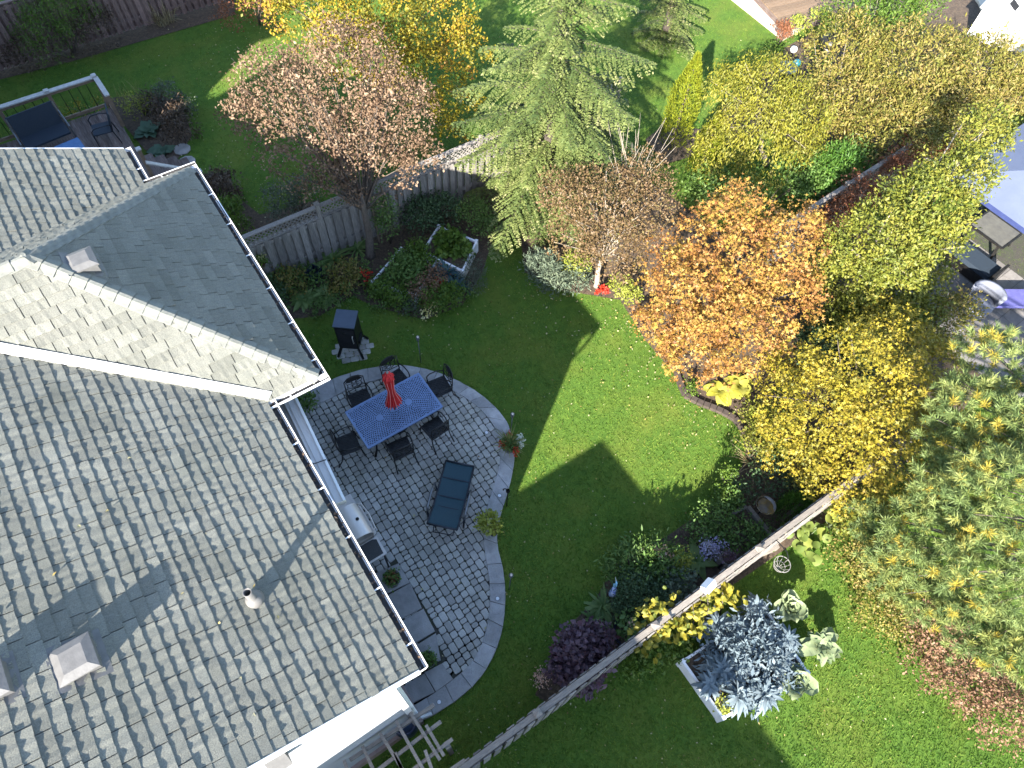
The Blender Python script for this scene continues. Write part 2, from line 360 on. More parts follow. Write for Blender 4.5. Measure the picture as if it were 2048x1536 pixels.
LM['yellow'] = leafmat('yellow_leaf', [(.085,.095,.014),(.165,.15,.017),(.26,.215,.02),(.33,.26,.028),(.20,.135,.022)], .25)
LM['yelor'] = leafmat('yellow_orange_leaf', [(.075,.095,.014),(.19,.165,.012),(.31,.24,.018),(.27,.13,.02)], .28)
LM['orange'] = leafmat('orange_maple_leaf', [(.11,.048,.018),(.24,.11,.03),(.34,.175,.045),(.34,.235,.045),(.19,.07,.022)], .25)
LM['crab'] = leafmat('crab_leaf', [(.07,.05,.02),(.13,.085,.035),(.17,.105,.055),(.11,.105,.025)], .2)
LM['olive'] = leafmat('olive_leaf', [(.065,.08,.014),(.125,.125,.02),(.19,.17,.03),(.25,.18,.06),(.11,.14,.022)], .22)
LM['oak'] = leafmat('yellow_green_leaf', [(.06,.08,.012),(.115,.135,.017),(.18,.185,.025),(.25,.22,.04)], .22)
LM['weep'] = leafmat('weeping_leaf', [(.07,.09,.012),(.14,.145,.014),(.22,.205,.02),(.13,.115,.035)], .22)
LM['arbor'] = leafmat('arborvitae', [(.11,.15,.012),(.18,.21,.015),(.24,.25,.02)], .25)
LM['spruce'] = leafmat('spruce_needles', [(.04,.065,.018),(.085,.115,.03),(.145,.17,.05),(.30,.28,.14)], .06, .6)
LM['pine'] = leafmat('pine_needles', [(.085,.13,.04),(.155,.21,.065),(.24,.27,.08),(.38,.29,.035)], .18, .55)
LM['juniper'] = leafmat('juniper', [(.05,.075,.05),(.09,.12,.08),(.14,.165,.10)], .12, .7)
LM['green'] = leafmat('green_leaf', [(.045,.09,.018),(.08,.15,.03),(.12,.20,.045),(.17,.24,.065)], .3)
LM['bright'] = leafmat('bright_green_leaf', [(.05,.10,.012),(.09,.16,.02),(.14,.20,.03)], .35)
LM['conifer'] = leafmat('green_conifer', [(.035,.09,.012),(.06,.14,.018),(.10,.18,.025)], .2)
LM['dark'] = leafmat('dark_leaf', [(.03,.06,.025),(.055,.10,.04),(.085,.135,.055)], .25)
LM['grey'] = leafmat('grey_green_leaf', [(.05,.07,.045),(.085,.105,.07),(.12,.14,.09)], .25)
LM['lime'] = leafmat('lime_leaf', [(.20,.24,.03),(.30,.33,.05),(.38,.40,.09)], .4)
LM['purple'] = leafmat('purple_leaf', [(.06,.04,.05),(.10,.06,.08),(.14,.09,.115),(.10,.035,.05)], .25)
LM['copperl'] = leafmat('copper_leaf', [(.10,.055,.03),(.19,.105,.06),(.28,.16,.10),(.12,.13,.035)], .3)
LM['rust'] = leafmat('rust_leaf', [(.14,.05,.025),(.22,.085,.04),(.27,.13,.07)], .3)
LM['bronzefern'] = leafmat('bronze_fern', [(.035,.022,.014),(.07,.045,.028),(.12,.085,.055)], .2)
LM['gold'] = leafmat('gold_hosta', [(.34,.33,.04),(.42,.40,.06),(.46,.45,.10)], .4)
LM['hosta'] = leafmat('hosta_leaf', [(.075,.14,.035),(.13,.21,.06),(.22,.29,.10)], .3)
LM['kale'] = leafmat('kale_leaf', [(.065,.095,.115),(.125,.165,.19),(.20,.245,.265)], .15, .8, .15)
LM['bluekale'] = leafmat('dark_kale_leaf', [(.02,.05,.06),(.035,.075,.085),(.05,.095,.10)], .2)
LM['cabbage'] = leafmat('cabbage_leaf', [(.12,.17,.08),(.20,.25,.13),(.28,.33,.18)], .3)
LM['vine'] = leafmat('vine_leaf', [(.09,.12,.018),(.20,.19,.022),(.32,.27,.03)], .35)
LM['squash'] = leafmat('squash_leaf', [(.10,.15,.03),(.17,.22,.05),(.26,.29,.06)], .4)
LM['rhubarb'] = leafmat('rhubarb_leaf', [(.05,.10,.06),(.08,.14,.085),(.10,.165,.10)], .3)
LM['straw'] = leafmat('straw_blade', [(.22,.17,.08),(.32,.26,.14),(.40,.34,.20)], .3)
LM['spike'] = leafmat('spike_leaf', [(.12,.14,.03),(.20,.21,.06),(.27,.26,.10)], .3)
LM['redf'] = leafmat('red_petal', [(.45,.02,.01),(.60,.04,.02),(.66,.07,.03)], .3)
LM['whitef'] = leafmat('white_petal', [(.60,.62,.50),(.72,.74,.64),(.80,.80,.72)], .3)
LM['pinkf'] = leafmat('pink_petal', [(.50,.06,.16),(.62,.12,.24),(.70,.35,.40)], .3)
LM['salmon'] = leafmat('salmon_petal', [(.62,.34,.24),(.70,.45,.34),(.75,.55,.45)], .3)
LM['violet'] = leafmat('violet_petal', [(.20,.19,.36),(.34,.32,.46),(.58,.56,.62)], .3)
LM['yellowf'] = leafmat('yellow_petal', [(.62,.52,.14),(.72,.64,.28),(.78,.74,.50)], .3)

# ---------------------------------------------------------------- the house
E0 = 5.3; MS, XS = 0.45, 0.675            # eave height, pitch of main roof, pitch of hip wing
UX, V0, V1, VN = 0.84, 4.44, 9.67, 10.74  # wing: how far it stands out, from, to; north rake
RD = 6.5                                 # ridge of main roof
house = thing('house', 'grey shingled house with white gutters and a hipped wing beside the paver patio', 'house', (0,0,0))
def zm(u): return E0-MS*u
# walls
mb = MB()
WX, WY0, WY1 = -0.42, 0.12, VN-0.15
wall = MB(); wall.prism([(-2*RD+.4,WY0),(WX,WY0),(WX,WY1),(-2*RD+.4,WY1)], -0.05, [5.22]*4)
wall.add([(WX,WY0,5.22),(-RD,WY0,zm(-RD)-.28),(-2*RD+.4,WY0,5.22),(WX,WY0+.15,5.22),(-RD,WY0+.15,zm(-RD)-.28),(-2*RD+.4,WY0+.15,5.22)], [(0,1,2),(5,4,3),(0,3,4,1),(1,4,5,2)])
wall_o = wall.obj('wall', M['siding'], house)
MB().prism([(WX-.5,V0+.42),(UX-.42,V0+.42),(UX-.42,V1-.42),(WX-.5,V1-.42)], -0.05, 5.22).obj('wing_wall', M['siding'], house)
# siding boards on the south gable wall, each a course of its own
board = MB().prism([(-9.6,-.016),(WX+.012,-.016),(WX+.012,.0),(-9.6,.0)], 0, [.112]*4)
for k in range(4): board.v[k+4] = (board.v[k+4][0], board.v[k+4][1]+(.012 if k < 2 else 0), .112)
bm = board.mesh('siding_board', M['siding'])
for i in range(46): place('siding_board', bm, wall_o, (0, WY0-.002, .04+i*.112))
for i in range(20):
    z = 5.2+i*.112; x1 = WX-.06-(z+.11-5.20)/((zm(-RD)-.28-5.22)/(RD+WX)); x0 = -RD-(x1+RD)
    if x1-x0 < .4: break
    q = MB().prism([(x0,-.016),(x1,-.016),(x1,0),(x0,0)], 0, .11); q.obj('siding_board', M['siding'], wall_o, loc=(0, WY0-.002, z))
MB().box((WX+.02, WY0-.005, 2.6), (.10,.10,5.2)).obj('corner_post', M['band'], house)
MB().box((-4.9, WY0+2.4, .2), (9.2, 4.95, .42)).obj('foundation', M['brick'], house)
# a window on the garden side wall, hidden from above but there
for yy in (1.9, 7.0):
    xx = WX if yy < 4 else UX-.42
    wn = MB().box((xx+.02, yy, 1.4), (.06,1.5,1.9)).obj('window', M['white'], house)
    MB().box((xx+.045, yy, 1.4), (.03,1.3,1.7)).obj('pane', M['glassblue'], wn)
# roof decks
roof = MB()
T = .10
def slabpoly(pts): # a sloped slab: top pts and the same lowered
    n = len(pts); roof_ = MB(); vs = [tuple(p) for p in pts]+[(p[0],p[1],p[2]-T) for p in pts]
    roof_.add(vs, [tuple(range(n)), tuple(range(2*n-1,n-1,-1))]+[(i,i+n,(i+1)%n+n,(i+1)%n) for i in range(n)]); return roof_
main = slabpoly([(-.04,0.02,zm(-.04)-.012),(-.04,VN-.02,zm(-.04)-.012),(-RD,VN-.02,zm(-RD)-.012),(-RD,.02,zm(-RD)-.012)])
main_o = main.obj('main_roof', M['deckroof'], house)
west = slabpoly([(-RD,.02,zm(-RD)-.012),(-RD,VN-.02,zm(-RD)-.012),(-2*RD,VN-.02,E0-.012),(-2*RD,.02,E0-.012)])
west.obj('front_roof', M['deckroof'], house)
HD = (V1-V0)/2; AP = (UX-HD, (V0+V1)/2, E0+XS*HD); UR = -(AP[2]-E0)/MS
def lower(p, d=.012): return (p[0], p[1], p[2]-d)
c1, c2, r2 = (UX-.03,V0+.03,E0), (UX-.03,V1-.03,E0), (UR,AP[1],AP[2])
wing = MB()
wing.add([lower(c1),lower(c2),lower(AP),lower(r2),lower((0,V0+.03,E0)),lower((0,V1-.03,E0))], [(0,1,2),(0,2,3,4),(1,5,3,2)])
wing_o = wing.obj('wing_roof', M['deckroof'], house)
# shingles -----------------------------------------------------
EXPO, TW = .143, .333
def tab_mesh(seed, wd=TW-.012, ln=EXPO+.03):
    r = random.Random(seed); n = 6; mb = MB(); lift = r.uniform(.006,.012)
    for i in range(n+1):
        s = i/n; x = wd*s; b = lift+max(0, r.gauss(.003,.005))+(.006 if r.random() < .14 else 0); j = r.uniform(-.005,.004)
        mb.v += [(x, ln, .0005), (x, j, b+.002), (x, j+.0005, -.004)]
    for i in range(n):
        a = 3*i; mb.f += [(a, a+1, a+4, a+3), (a+1, a+2, a+5, a+4)]
    mb.f += [(0,2,1), (3*n, 3*n+1, 3*n+2)]
    return mb.mesh('shingle', M['shingle'])
TABS = [tab_mesh(s) for s in range(14)]
def clip(poly, hp):
    """clip polygon with half planes (a,b,c): a*x+b*y+c>=0"""
    for a, b, c in hp:
        out = []
        for i in range(len(poly)):
            p, q = poly[i], poly[(i+1)%len(poly)]; dp, dq = a*p[0]+b*p[1]+c, a*q[0]+b*q[1]+c
            if dp >= 0: out.append(p)
            if dp*dq < 0: t = dp/(dp-dq); out.append((p[0]+(q[0]-p[0])*t, p[1]+(q[1]-p[1])*t))
        poly = out
        if len(poly) < 3: return []
    return poly
def shingle_face(origin, sdir, tdir, slen, tlen, hp, parent, keep, budget, vis):
    """lay courses on a slope: s along the eave, t up the slope; whole tabs become objects while the budget lasts"""
    o, sd, td = Vector(origin), Vector(sdir).normalized(), Vector(tdir).normalized(); nd = sd.cross(td)
    if nd.z < 0: flip = True; nd = -nd
    Mx = Matrix((sd, td, nd)).transposed()
    rest = MB(); rrnd = []; whole = []
    ncourse = int(tlen/EXPO)+1
    for c in range(ncourse):
        off = random.uniform(0,TW) - TW
        k = 0
        while off+k*TW < slen:
            s0 = off+k*TW; t0 = c*EXPO; k += 1
            rect = [(s0,t0),(s0+TW-.008,t0),(s0+TW-.008,t0+EXPO+.02),(s0,t0+EXPO+.02)]
            cp = clip(rect, hp)
            if not cp: continue
            full = abs(sum(cp[i][0]*cp[(i+1)%len(cp)][1]-cp[(i+1)%len(cp)][0]*cp[i][1] for i in range(len(cp))))/2 > .97*(TW-.008)*(EXPO+.02)
            pos = o+sd*s0+td*t0
            if full: whole.append((pos, c)); continue
            lift = random.uniform(.005,.010)
            base = len(rest.v)
            top = [o+sd*x+td*y+nd*(lift*(1-(y-t0)/(EXPO+.02))+.0005) for x, y in cp]
            bot = [p-nd*.012 for p in top]; n = len(cp)
            rest.add(top+bot, [tuple(range(n))]+[(i,i+n,(i+1)%n+n,(i+1)%n) for i in range(n)])
            rrnd += [random.random()]*(n+1)
    whole.sort(key=lambda wv: keep(wv[0]))
    for i, (pos, c) in enumerate(whole):
        if not vis(pos): continue
        me = random.choice(TABS)
        if i < budget:
            ob = place('shingle', me, parent, pos); ob.rotation_mode = 'QUATERNION'; ob.rotation_quaternion = Mx.to_quaternion()
            a = None
        else:
            vs = [Mx @ v.co + pos for v in me.vertices]; fs = [tuple(p.vertices) for p in me.polygons]
            rest.add(vs, fs); rrnd += [random.random()]*len(fs)
    so_ = rest.obj('shingles', M['shingle'], parent, rnd=rrnd); so_['kind'] = 'stuff'
    return so_
cp3 = CAM_POS
def near(p): return (p-cp3).length
ms = math.sqrt(1+MS*MS); xs = math.sqrt(1+XS*XS)
def on_main(p):   # not under the wing
    if p.y > V0-.757*p.x*0+(-p.x)*(MS/XS)+.12 and p.y < V1-(-p.x)*(MS/XS)-.4: return False
    return True
shingle_face((0,0,E0+.001), (0,1,0), (-1,0,MS), VN, 5.4, [(1,0,0),(-1,0,VN)], main_o, near, 300, on_main)
# wing front face: s along y from V0, hips at 45 degrees in plan -> t = s*xs
shingle_face((UX,V0,E0+.001), (0,1,0), (-1,0,XS), V1-V0, HD*xs, [(xs,-1,0),(-xs,-1,(V1-V0)*xs)], wing_o, near, 150, lambda p: True)
# wing south face: s along -x from UX, t towards +y
shingle_face((UR-.5,V0,E0+.001), (1,0,0), (0,1,XS), UX-UR+.5, HD*xs, [(-xs,-1,(UX-UR+.5)*xs),(0,-1,HD*xs)], wing_o, near, 150, lambda p: p.z > zm(p.x)-.15)
shingle_face((UX,V1,E0+.001), (-1,0,0), (0,-1,XS), UX-UR+.5, HD*xs, [(xs,-1,0),(0,-1,HD*xs)], wing_o, near, 0, lambda p: p.z > zm(p.x)-.15)
# hip and ridge caps: bent pieces lapped along the hip
def caps(a, b, n1, n2, n, name='hip_cap', wd=.145, turn=False):
    a, b = Vector(a), Vector(b); d = (b-a).normalized(); L = (b-a).length; n1, n2 = Vector(n1).normalized(), Vector(n2).normalized()
    s1 = d.cross(n1).normalized(); s2 = -d.cross(n2).normalized()
    if s1.z > 0: s1 = -s1
    if s2.z > 0: s2 = -s2
    up = (n1+n2).normalized(); step = L/n; ln = step*1.35
    mb = MB(); sec = []
    for t, lift in ((0,.030),(ln,.008)):
        for sd, k in ((s1,1.0),(s1,.55),(s1,.18),(s2,.18),(s2,.55),(s2,1.0)):
            p = d*t + sd*wd*k + up*(lift+ (.012 if k < .3 else 0)); sec.append(p)
    vs = sec+[p-up*.012 for p in sec]
    fs = [(i,i+1,i+7,i+6) for i in range(5)]+[(i+12,i+13,i+1,i) for i in range(5)]+[(0,6,18,12),(5,17,23,11)]
    mb.add(vs, fs); me = mb.mesh(name, M['cap'])
    for i in range(n):
        p = a+d*(i*step); ob = place(name, me, wing_o, p)
        ob.rotation_euler = (random.uniform(-.008,.008), random.uniform(-.008,.008), random.uniform(-.02,.02))
nF, nS, nN = (XS,0,1), (0,-XS,1), (0,XS,1)
caps((UX-.02,V0+.02,E0), AP, nF, nS, 21)
caps((UX-.02,V1-.02,E0), AP, nF, nN, 21)
caps(AP, (UR,AP[1],AP[2]), nS, nN, 10, 'ridge_cap')
# valley flashing (south) and woven north valley
vd = Vector((UR,AP[1],AP[2]))-Vector((0,V0,E0)); mb = MB()
a0, a1 = Vector((.02,V0+.01,E0+.045)), Vector((UR,AP[1],AP[2]+.045))
sS = Vector((1,0,0))-Vector((1,0,0)).dot(vd.normalized())*vd.normalized()
def strip(a, b, side, wd, dz): 
    return [a+Vector((0,0,dz)), b+Vector((0,0,dz)), b+side*wd+Vector((0,0,dz+.0)), a+side*wd+Vector((0,0,dz))]
sS = Vector((.66*.0+.55, .35, .35*XS)); sS.normalize()   # in the south face, away from the valley
q = [a0, a0+sS*.13, a1+sS*.13, a1]
mb.add(q+[p-Vector((0,0,.02)) for p in q], [(0,1,2,3),(4,7,6,5),(0,4,5,1),(1,5,6,2),(2,6,7,3),(3,7,4,0)])
mb.obj('valley_flashing', M['metal_flash'], house)
a0, a1 = Vector((.02,V1-.01,E0+.015)), Vector((UR,AP[1],AP[2]+.015)); sN = Vector((.55,-.35,.35*XS)); sN.normalize()
MB().add([a0,a1,a1+sN*.16,a0+sN*.16], [(0,1,2,3)]).obj('valley_flashing', M['cap'], house)
# gutters: open troughs with white fronts and hangers
def gutter(a, b, outd, cap0=True, cap1=True):
    """a, b along the eave edge at roof level, outd points away from the wall"""
    a, b, od = Vector(a), Vector(b), Vector(outd); d = (b-a).normalized(); L = (b-a).length
    g = MB(); W, H = .115, .10
    def pt(t, x, z): return a+d*t+od*x+Vector((0,0,z))
    prof = [(-.02,-.005),(-.02,-H),(W*.7,-H),(W,-.03),(W,.0),(W-.016,.0),(W-.016,-.03),(W*.7-.012,-H+.012),(0,-H+.012),(0,-.005)]
    n = len(prof); vs = [pt(t,x,z) for t in (0,L) for x, z in prof]
    g.add(vs, [(i,(i+1)%n,(i+1)%n+n,i+n) for i in range(n)])
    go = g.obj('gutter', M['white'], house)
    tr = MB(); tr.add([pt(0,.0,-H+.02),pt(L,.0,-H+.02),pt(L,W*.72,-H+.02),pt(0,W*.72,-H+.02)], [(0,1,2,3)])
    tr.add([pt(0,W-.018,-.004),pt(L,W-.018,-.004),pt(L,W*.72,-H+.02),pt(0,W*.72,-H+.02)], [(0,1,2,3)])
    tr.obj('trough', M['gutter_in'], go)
    hb = MB().bar((0,0,0), tuple(od*(W+.012)), .018, .006).mesh('hanger', M['white'])
    t = .35
    while t < L-.1: place('hanger', hb, go, pt(t,-.01,-.006)); t += .82
    for cflag, t in ((cap0,0),(cap1,L)):
        if cflag: MB().add([pt(t,x,z) for x, z in prof[:5]]+[pt(t+.004,x,z) for x, z in prof[:5]], [(0,1,2,3,4),(9,8,7,6,5)]).obj('end_cap', M['white'], go)
    return go
zg = E0-.005
gutter((0,-.02,zg), (0,V0-.02,zg), (1,0,0))
gutter((UX,V0-.03,zg), (UX,V1+.03,zg), (1,0,0))
gutter((0,V1+.1,zg), (0,VN,zg), (1,0,0))
gutter((-.02,V0,zg), (UX+.115,V0,zg), (0,-1,0))
gutter((-.02,V1,zg), (UX+.115,V1,zg), (0,1,0))
# rake boards with soffit, white
for yy, s in ((.0,-1),(VN,1)):
    r = MB(); 
    for (x0,z0,x1,z1) in ((.0,E0,-RD,zm(-RD)),(-RD,zm(-RD),-2*RD,E0)):
        y0, y1 = yy, yy+s*.025
        vs = [(x0,y0,z0+.012),(x1,y0,z1+.012),(x1,y0,z1-.17),(x0,y0,z0-.17),(x0,y1,z0+.012),(x1,y1,z1+.012),(x1,y1,z1-.17),(x0,y1,z0-.17)]
        r.add(vs, [(0,1,2,3),(7,6,5,4),(0,4,5,1),(1,5,6,2),(2,6,7,3),(3,7,4,0)])
    r.obj('rake_board', M['white'], house)
MB().box((WX/2,(V0)/2,E0-.14), (-WX+.0,V0-.1,.02)).obj('soffit', M['white'], house)
MB().box((-.02,V0/2,E0-.09), (.02,V0-.06,.16)).obj('fascia', M['white'], house)
# ribbed door canopy below the eave with a flat front rail
CZ = 4.72
cq = [G(520,815,CZ), G(589,784,CZ), G(692,1001,CZ), G(640,1018,CZ)]
can = MB().prism([(cq[0].x-.35,cq[0].y),(cq[1].x,cq[1].y),(cq[2].x,cq[2].y),(cq[3].x-.35,cq[3].y)], CZ-.08, CZ-.05); can_o = can.obj('door_canopy', M['ribbed'], house)
def lerp2(p, q, t): return (p.x+(q.x-p.x)*t, p.y+(q.y-p.y)*t)
for i in range(52):
    t = i/52+.004; a = lerp2(cq[0], cq[3], t); b = lerp2(cq[1], cq[2], t)
    a = (a[0]-.25, a[1])
    b = (a[0]+(b[0]-a[0])*.68, a[1]+(b[1]-a[1])*.68)
    MB().bar((a[0],a[1],CZ-.04), (b[0],b[1],CZ-.04), .030, .03).obj('rib', M['ribbed'], can_o)
fr = MB()
ia, ib = lerp2(cq[0], cq[1], .62), lerp2(cq[3], cq[2], .50)
fr.prism([ia, (cq[1].x,cq[1].y), (cq[2].x,cq[2].y), ib], CZ-.048, CZ+.015)
fr.obj('front_rail', M['band'], can_o)
fr2 = MB(); fr2.prism([lerp2(cq[0],cq[1],.70), lerp2(cq[0],cq[1],.73), lerp2(cq[3],cq[2],.63), lerp2(cq[3],cq[2],.60)], CZ+.016, CZ+.022); fr2.obj('rail_groove', M['ribbed'], can_o)
MB().prism([lerp2(cq[0],cq[1],.93), (cq[1].x,cq[1].y), (cq[2].x,cq[2].y), lerp2(cq[3],cq[2],.90)], CZ+.016, CZ+.04).obj('rail_lip', M['white'], can_o)
p = G(617,926,CZ+.05); ll = MB().lathe([(0,.06),(.035,.06),(.055,.035),(.06,0),(.05,-.05),(0,-.05)], (p.x,p.y,CZ+.05), 14).obj('camera_light', M['plastic'], can_o, True)
q1, q2 = G(630,927,CZ+.05), G(652,919,CZ+.05); MB().tube([(p.x,p.y,CZ+.05), tuple(q1), tuple(q2)], .008, 5).obj('cable', M['iron'], can_o)
# roof vents
def roof_vent(px, py, u=None, wing=False, sc=1.0):
    # find the roof point along the line of sight
    d = (_F*F_PX + _Rr*(px-1024) - _Ur*(py-768)).normalized()
    ns, off = ((Vector((XS,0,1)), E0+XS*UX) if wing else (Vector((MS,0,1)), E0))
    t = (off-ns.dot(CAM_POS))/ns.dot(d); p = CAM_POS+d*t
    v = thing_part = bpy.data.objects.new('roof_vent', None); v.parent = house; COL.objects.link(v); v.location = p
    s = .40*sc; ang = math.atan(XS if wing else MS)
    b = MB().prism([(-s*.42,-s*.42),(s*.42,-s*.42),(s*.42,s*.42),(-s*.42,s*.42)], [-.05+.1,-.3,-.3,.05], .09)
    b.obj('vent_base', M['vent'], v)
    c = MB(); lo = [(-s/2,-s/2,.08),(s/2,-s/2,.08),(s/2,s/2,.08),(-s/2,s/2,.08)]; k = .29
    hi0 = [(x,y,.105) for x, y, _ in lo]; hi = [(x*2*k,y*2*k,.145) for x, y, _ in lo]
    c.add(lo+hi0+hi, [(3,2,1,0)]+[(i,(i+1)%4,(i+1)%4+4,i+4) for i in range(4)]+[(i+4,(i+1)%4+4,(i+1)%4+8,i+8) for i in range(4)]+[(8,9,10,11)])
    co = c.obj('vent_cap', M['vent'], v)
    f = MB().box((0,0,.012), (s*1.3,s*1.3,.004), M=Matrix.Rotation(ang,3,'Y')); f.obj('flashing', M['vent'], v)
    return v
# the vents are meshes under the house: make each one part with its pieces below
def vent_part(px, py, wing=False, sc=1.0):
    v = roof_vent(px, py, wing=wing, sc=sc)
    base = [c for c in v.children if c.name.startswith('vent_base')][0]
    for c in list(v.children):
        if c is not base: c.parent = base
    base.parent = house; base.location = v.location; base.name = 'roof_vent'
    bpy.data.objects.remove(v)
vent_part(158, 1322, sc=1.0); vent_part(-22, 1372, sc=1.0); vent_part(168, 530, wing=True, sc=.95)
# plumbing pipe with storm collar
d = (_F*F_PX + _Rr*(511-1024) - _Ur*(1200-768)).normalized(); ns = Vector((MS,0,1)); t = (E0-ns.dot(CAM_POS))/ns.dot(d); pp = CAM_POS+d*t
pm = MB().lathe([(.052,-.05),(.052,.36),(.042,.36),(.042,.12)], pp, 18); po = pm.obj('vent_pipe', M['pipe'], house, True)
MB().lathe([(.052,.13),(.10,.085),(.115,.03),(.09,-.03)], pp, 18).obj('storm_collar', M['pipe'], po, True)
MB().lathe([(.0,.2),(.042,.2)], pp, 14).obj('pipe_bore', M['black'], po)
MB().box(pp+Vector((.10,0,-.043)), (.36,.30,.006), M=Matrix.Rotation(math.atan(MS),3,'Y')).obj('flashing', M['vent'], po)
# small exhaust hood on the gable wall
h = G(547,1492,5.0); 
MB().add([(h.x-.12,WY0-.02,5.05),(h.x+.12,WY0-.02,5.05),(h.x+.12,WY0-.02,5.28),(h.x-.12,WY0-.02,5.28),(h.x-.12,WY0-.16,5.05),(h.x+.12,WY0-.16,5.05)], [(0,3,4),(1,5,2),(3,2,5,4),(0,4,5,1)]).obj('exhaust_hood', M['vent'], house)
# leaves and grit lying in the gutters
gx = np.concatenate([RNG.uniform(.0,.09,130), UX+RNG.uniform(.0,.09,150)]); gy = np.concatenate([RNG.uniform(0,V0,130), RNG.uniform(V0,V1,150)]); gn = len(gx)
gV, gT = leaf_arrays(np.stack([gx,gy,np.full(gn,E0-.075)+RNG.uniform(0,.04,gn)],1), RNG.normal(size=(gn,3)), RNG.normal(size=(gn,3))+[0,0,1.5], RNG.uniform(.03,.07,gn), RNG.uniform(.02,.04,gn))
gl = place('gutter_leaves', np_mesh('gutter_leaves', gV, gT, LM['brownleaf'], np.repeat(RNG.random(gn),2)), house); gl['kind'] = 'stuff'
# downspout at the corner
MB().tube([(.05,.02,E0-.1),(-.1,.06,E0-.35),(WX+.09,.14,E0-.6),(WX+.09,.14,.25),(WX+.3,.1,.1)], .035, 8).obj('downspout', M['white'], house, True)
# ---------------------------------------------------------------- ground, lawn, beds
def pxpoly(pts, z=0.0): return [tuple(G(x, y, z)[:2]) for x, y in pts]
def inside(p, poly):
    x, y = p[0], p[1]; c = False; n = len(poly)
    for i in range(n):
        x1, y1 = poly[i]; x2, y2 = poly[i-1]
        if (y1 > y) != (y2 > y) and x < (x2-x1)*(y-y1)/(y2-y1)+x1: c = not c
    return c
structure(MB().quad((-90,-90,0),(140,-90,0),(140,140,0),(-90,140,0)).obj('ground', M['grass']))
BEDS = {
 'left': [(470,490),(520,560),(572,640),(640,632),(705,592),(745,612),(850,640),(925,610),(965,545),(985,480),(1015,455),(1040,380),(1000,340),(880,400),(700,480),(540,560)],
 'right': [(1040,470),(1050,545),(1120,580),(1190,592),(1240,600),(1290,680),(1345,745),(1362,765),(1375,800),(1440,822),(1478,850),(1497,900),(1478,945),(1440,1000),(1330,1075),(1235,1120),(1190,1200),(1140,1250),(1095,1330),(1070,1390),(1110,1420),(1260,1310),(1700,1010),(1900,860),(2048,640),(1900,520),(1700,420),(1640,440),(1450,470),(1250,330),(1080,380)],
 'deckside': [(205,200),(260,190),(360,200),(385,270),(350,330),(290,300)],
 'leftfence': [(-40,170),(140,125),(330,70),(470,30),(470,-10),(200,-10),(-60,80)],
 'shade': [(385,350),(460,345),(470,390),(520,430),(640,400),(640,440),(470,480),(430,440)],
 'rear': [(1560,100),(1640,60),(1720,0),(1960,-20),(2060,120),(2060,180),(1640,420),(1560,260),(1330,330),(1290,280),(1330,250),(1400,260)],
}
BEDP = {k: pxpoly(v) for k, v in BEDS.items()}
bed_hi = {}
for i, (k, poly) in enumerate(BEDP.items()):
    structure(MB().add([(x,y,.006+.004*i) for x, y in poly], [tuple(range(len(poly)))]).obj('garden_bed', M['soil']))

# ---------------------------------------------------------------- patio
OUT = [(560,800),(600,786),(640,768),(683,751),(726,738),(768,731),(810,730),(850,737),(883,747),(916,761),(945,777),(970,795),(996,819),(1016,846),(1026,878),(1030,905),(1028,930),(1023,958),(1013,993),(1003,1024),(997,1050),(994,1075),(997,1100),(1005,1131),(1010,1165),(1011,1200),(1009,1235),(1003,1268),(992,1302),(970,1344),(943,1376),(903,1408),(866,1431),(816,1454),(780,1474)]
INN = [(585,838),(612,822),(650,803),(690,782),(728,766),(768,757),(806,754),(842,758),(872,767),(900,779),(923,791),(943,804),(960,818),(978,838),(992,860),(1000,885),(1001,905),(999,930),(990,962),(980,994),(971,1024),(967,1056),(968,1098),(975,1134),(979,1165),(980,1195),(979,1221),(974,1252),(963,1290),(943,1326),(921,1347),(887,1373),(853,1396),(812,1419),(770,1436)]
OUTW = [Vector(G(x,y,.06)) for x, y in OUT]; INW = [Vector(G(x,y,.06)) for x, y in INN]
PAT = [tuple(p[:2]) for p in INW]+[(-.45,.1),(-.45,4.9),(.35,4.9),(.35,8.6),(1.2,8.3)]
PATC = [tuple((a.lerp(b, .22))[:2]) for a, b in zip(INW, OUTW)]+[(-.45,.1),(-.45,8.0)]
PATBIG = [tuple((a.lerp(b, .5))[:2]) for a, b in zip(INW, OUTW)]+[(-.45,.0),(-.45,8.0)]
pb = structure(MB().add([(x,y,.022) for x, y in PATBIG], [tuple(range(len(PATBIG)))]).obj('patio', M['sand']))
def paver_mesh(ln, wd, seed):
    r = random.Random(seed); c = .022; h = .05; ch = .010; mb = MB()
    def ring(i, z, j=.002):
        x, y = ln/2-i, wd/2-i; k = c
        P_ = [(-x+k,-y),(x-k,-y),(x,-y+k),(x,y-k),(x-k,y),(-x+k,y),(-x,y-k),(-x,-y+k)]
        return [(a+r.uniform(-j,j), b+r.uniform(-j,j), z+r.uniform(-.001,.001)) for a, b in P_]
    mb.v = ring(0,0)+ring(0,h-ch)+ring(.010,h)
    for q in (0,8):
        for i in range(8): mb.f.append((q+i, q+(i+1)%8, q+8+(i+1)%8, q+8+i))
    mb.f.append(tuple(range(16,24))); return mb.mesh('paver', M['paver'])
PV = {}
for wl in (.105,.145,.215): PV[wl] = [paver_mesh(wl-.011, .145-.012, int(wl*1000)+s) for s in range(4)]
cells = []
row = .147; x = -.42; ri = 0
while x < 5.0:
    y = -.1+random.uniform(-.15,.05); seq = []
    while y < 8.6:
        wl = random.choices((.105,.145,.215), (2,4,4))[0]
        cx, cy = x+row/2, y+wl/2
        if inside((cx,cy), PATC): cells.append((cx, cy, wl))
        y += wl+.003
    x += row
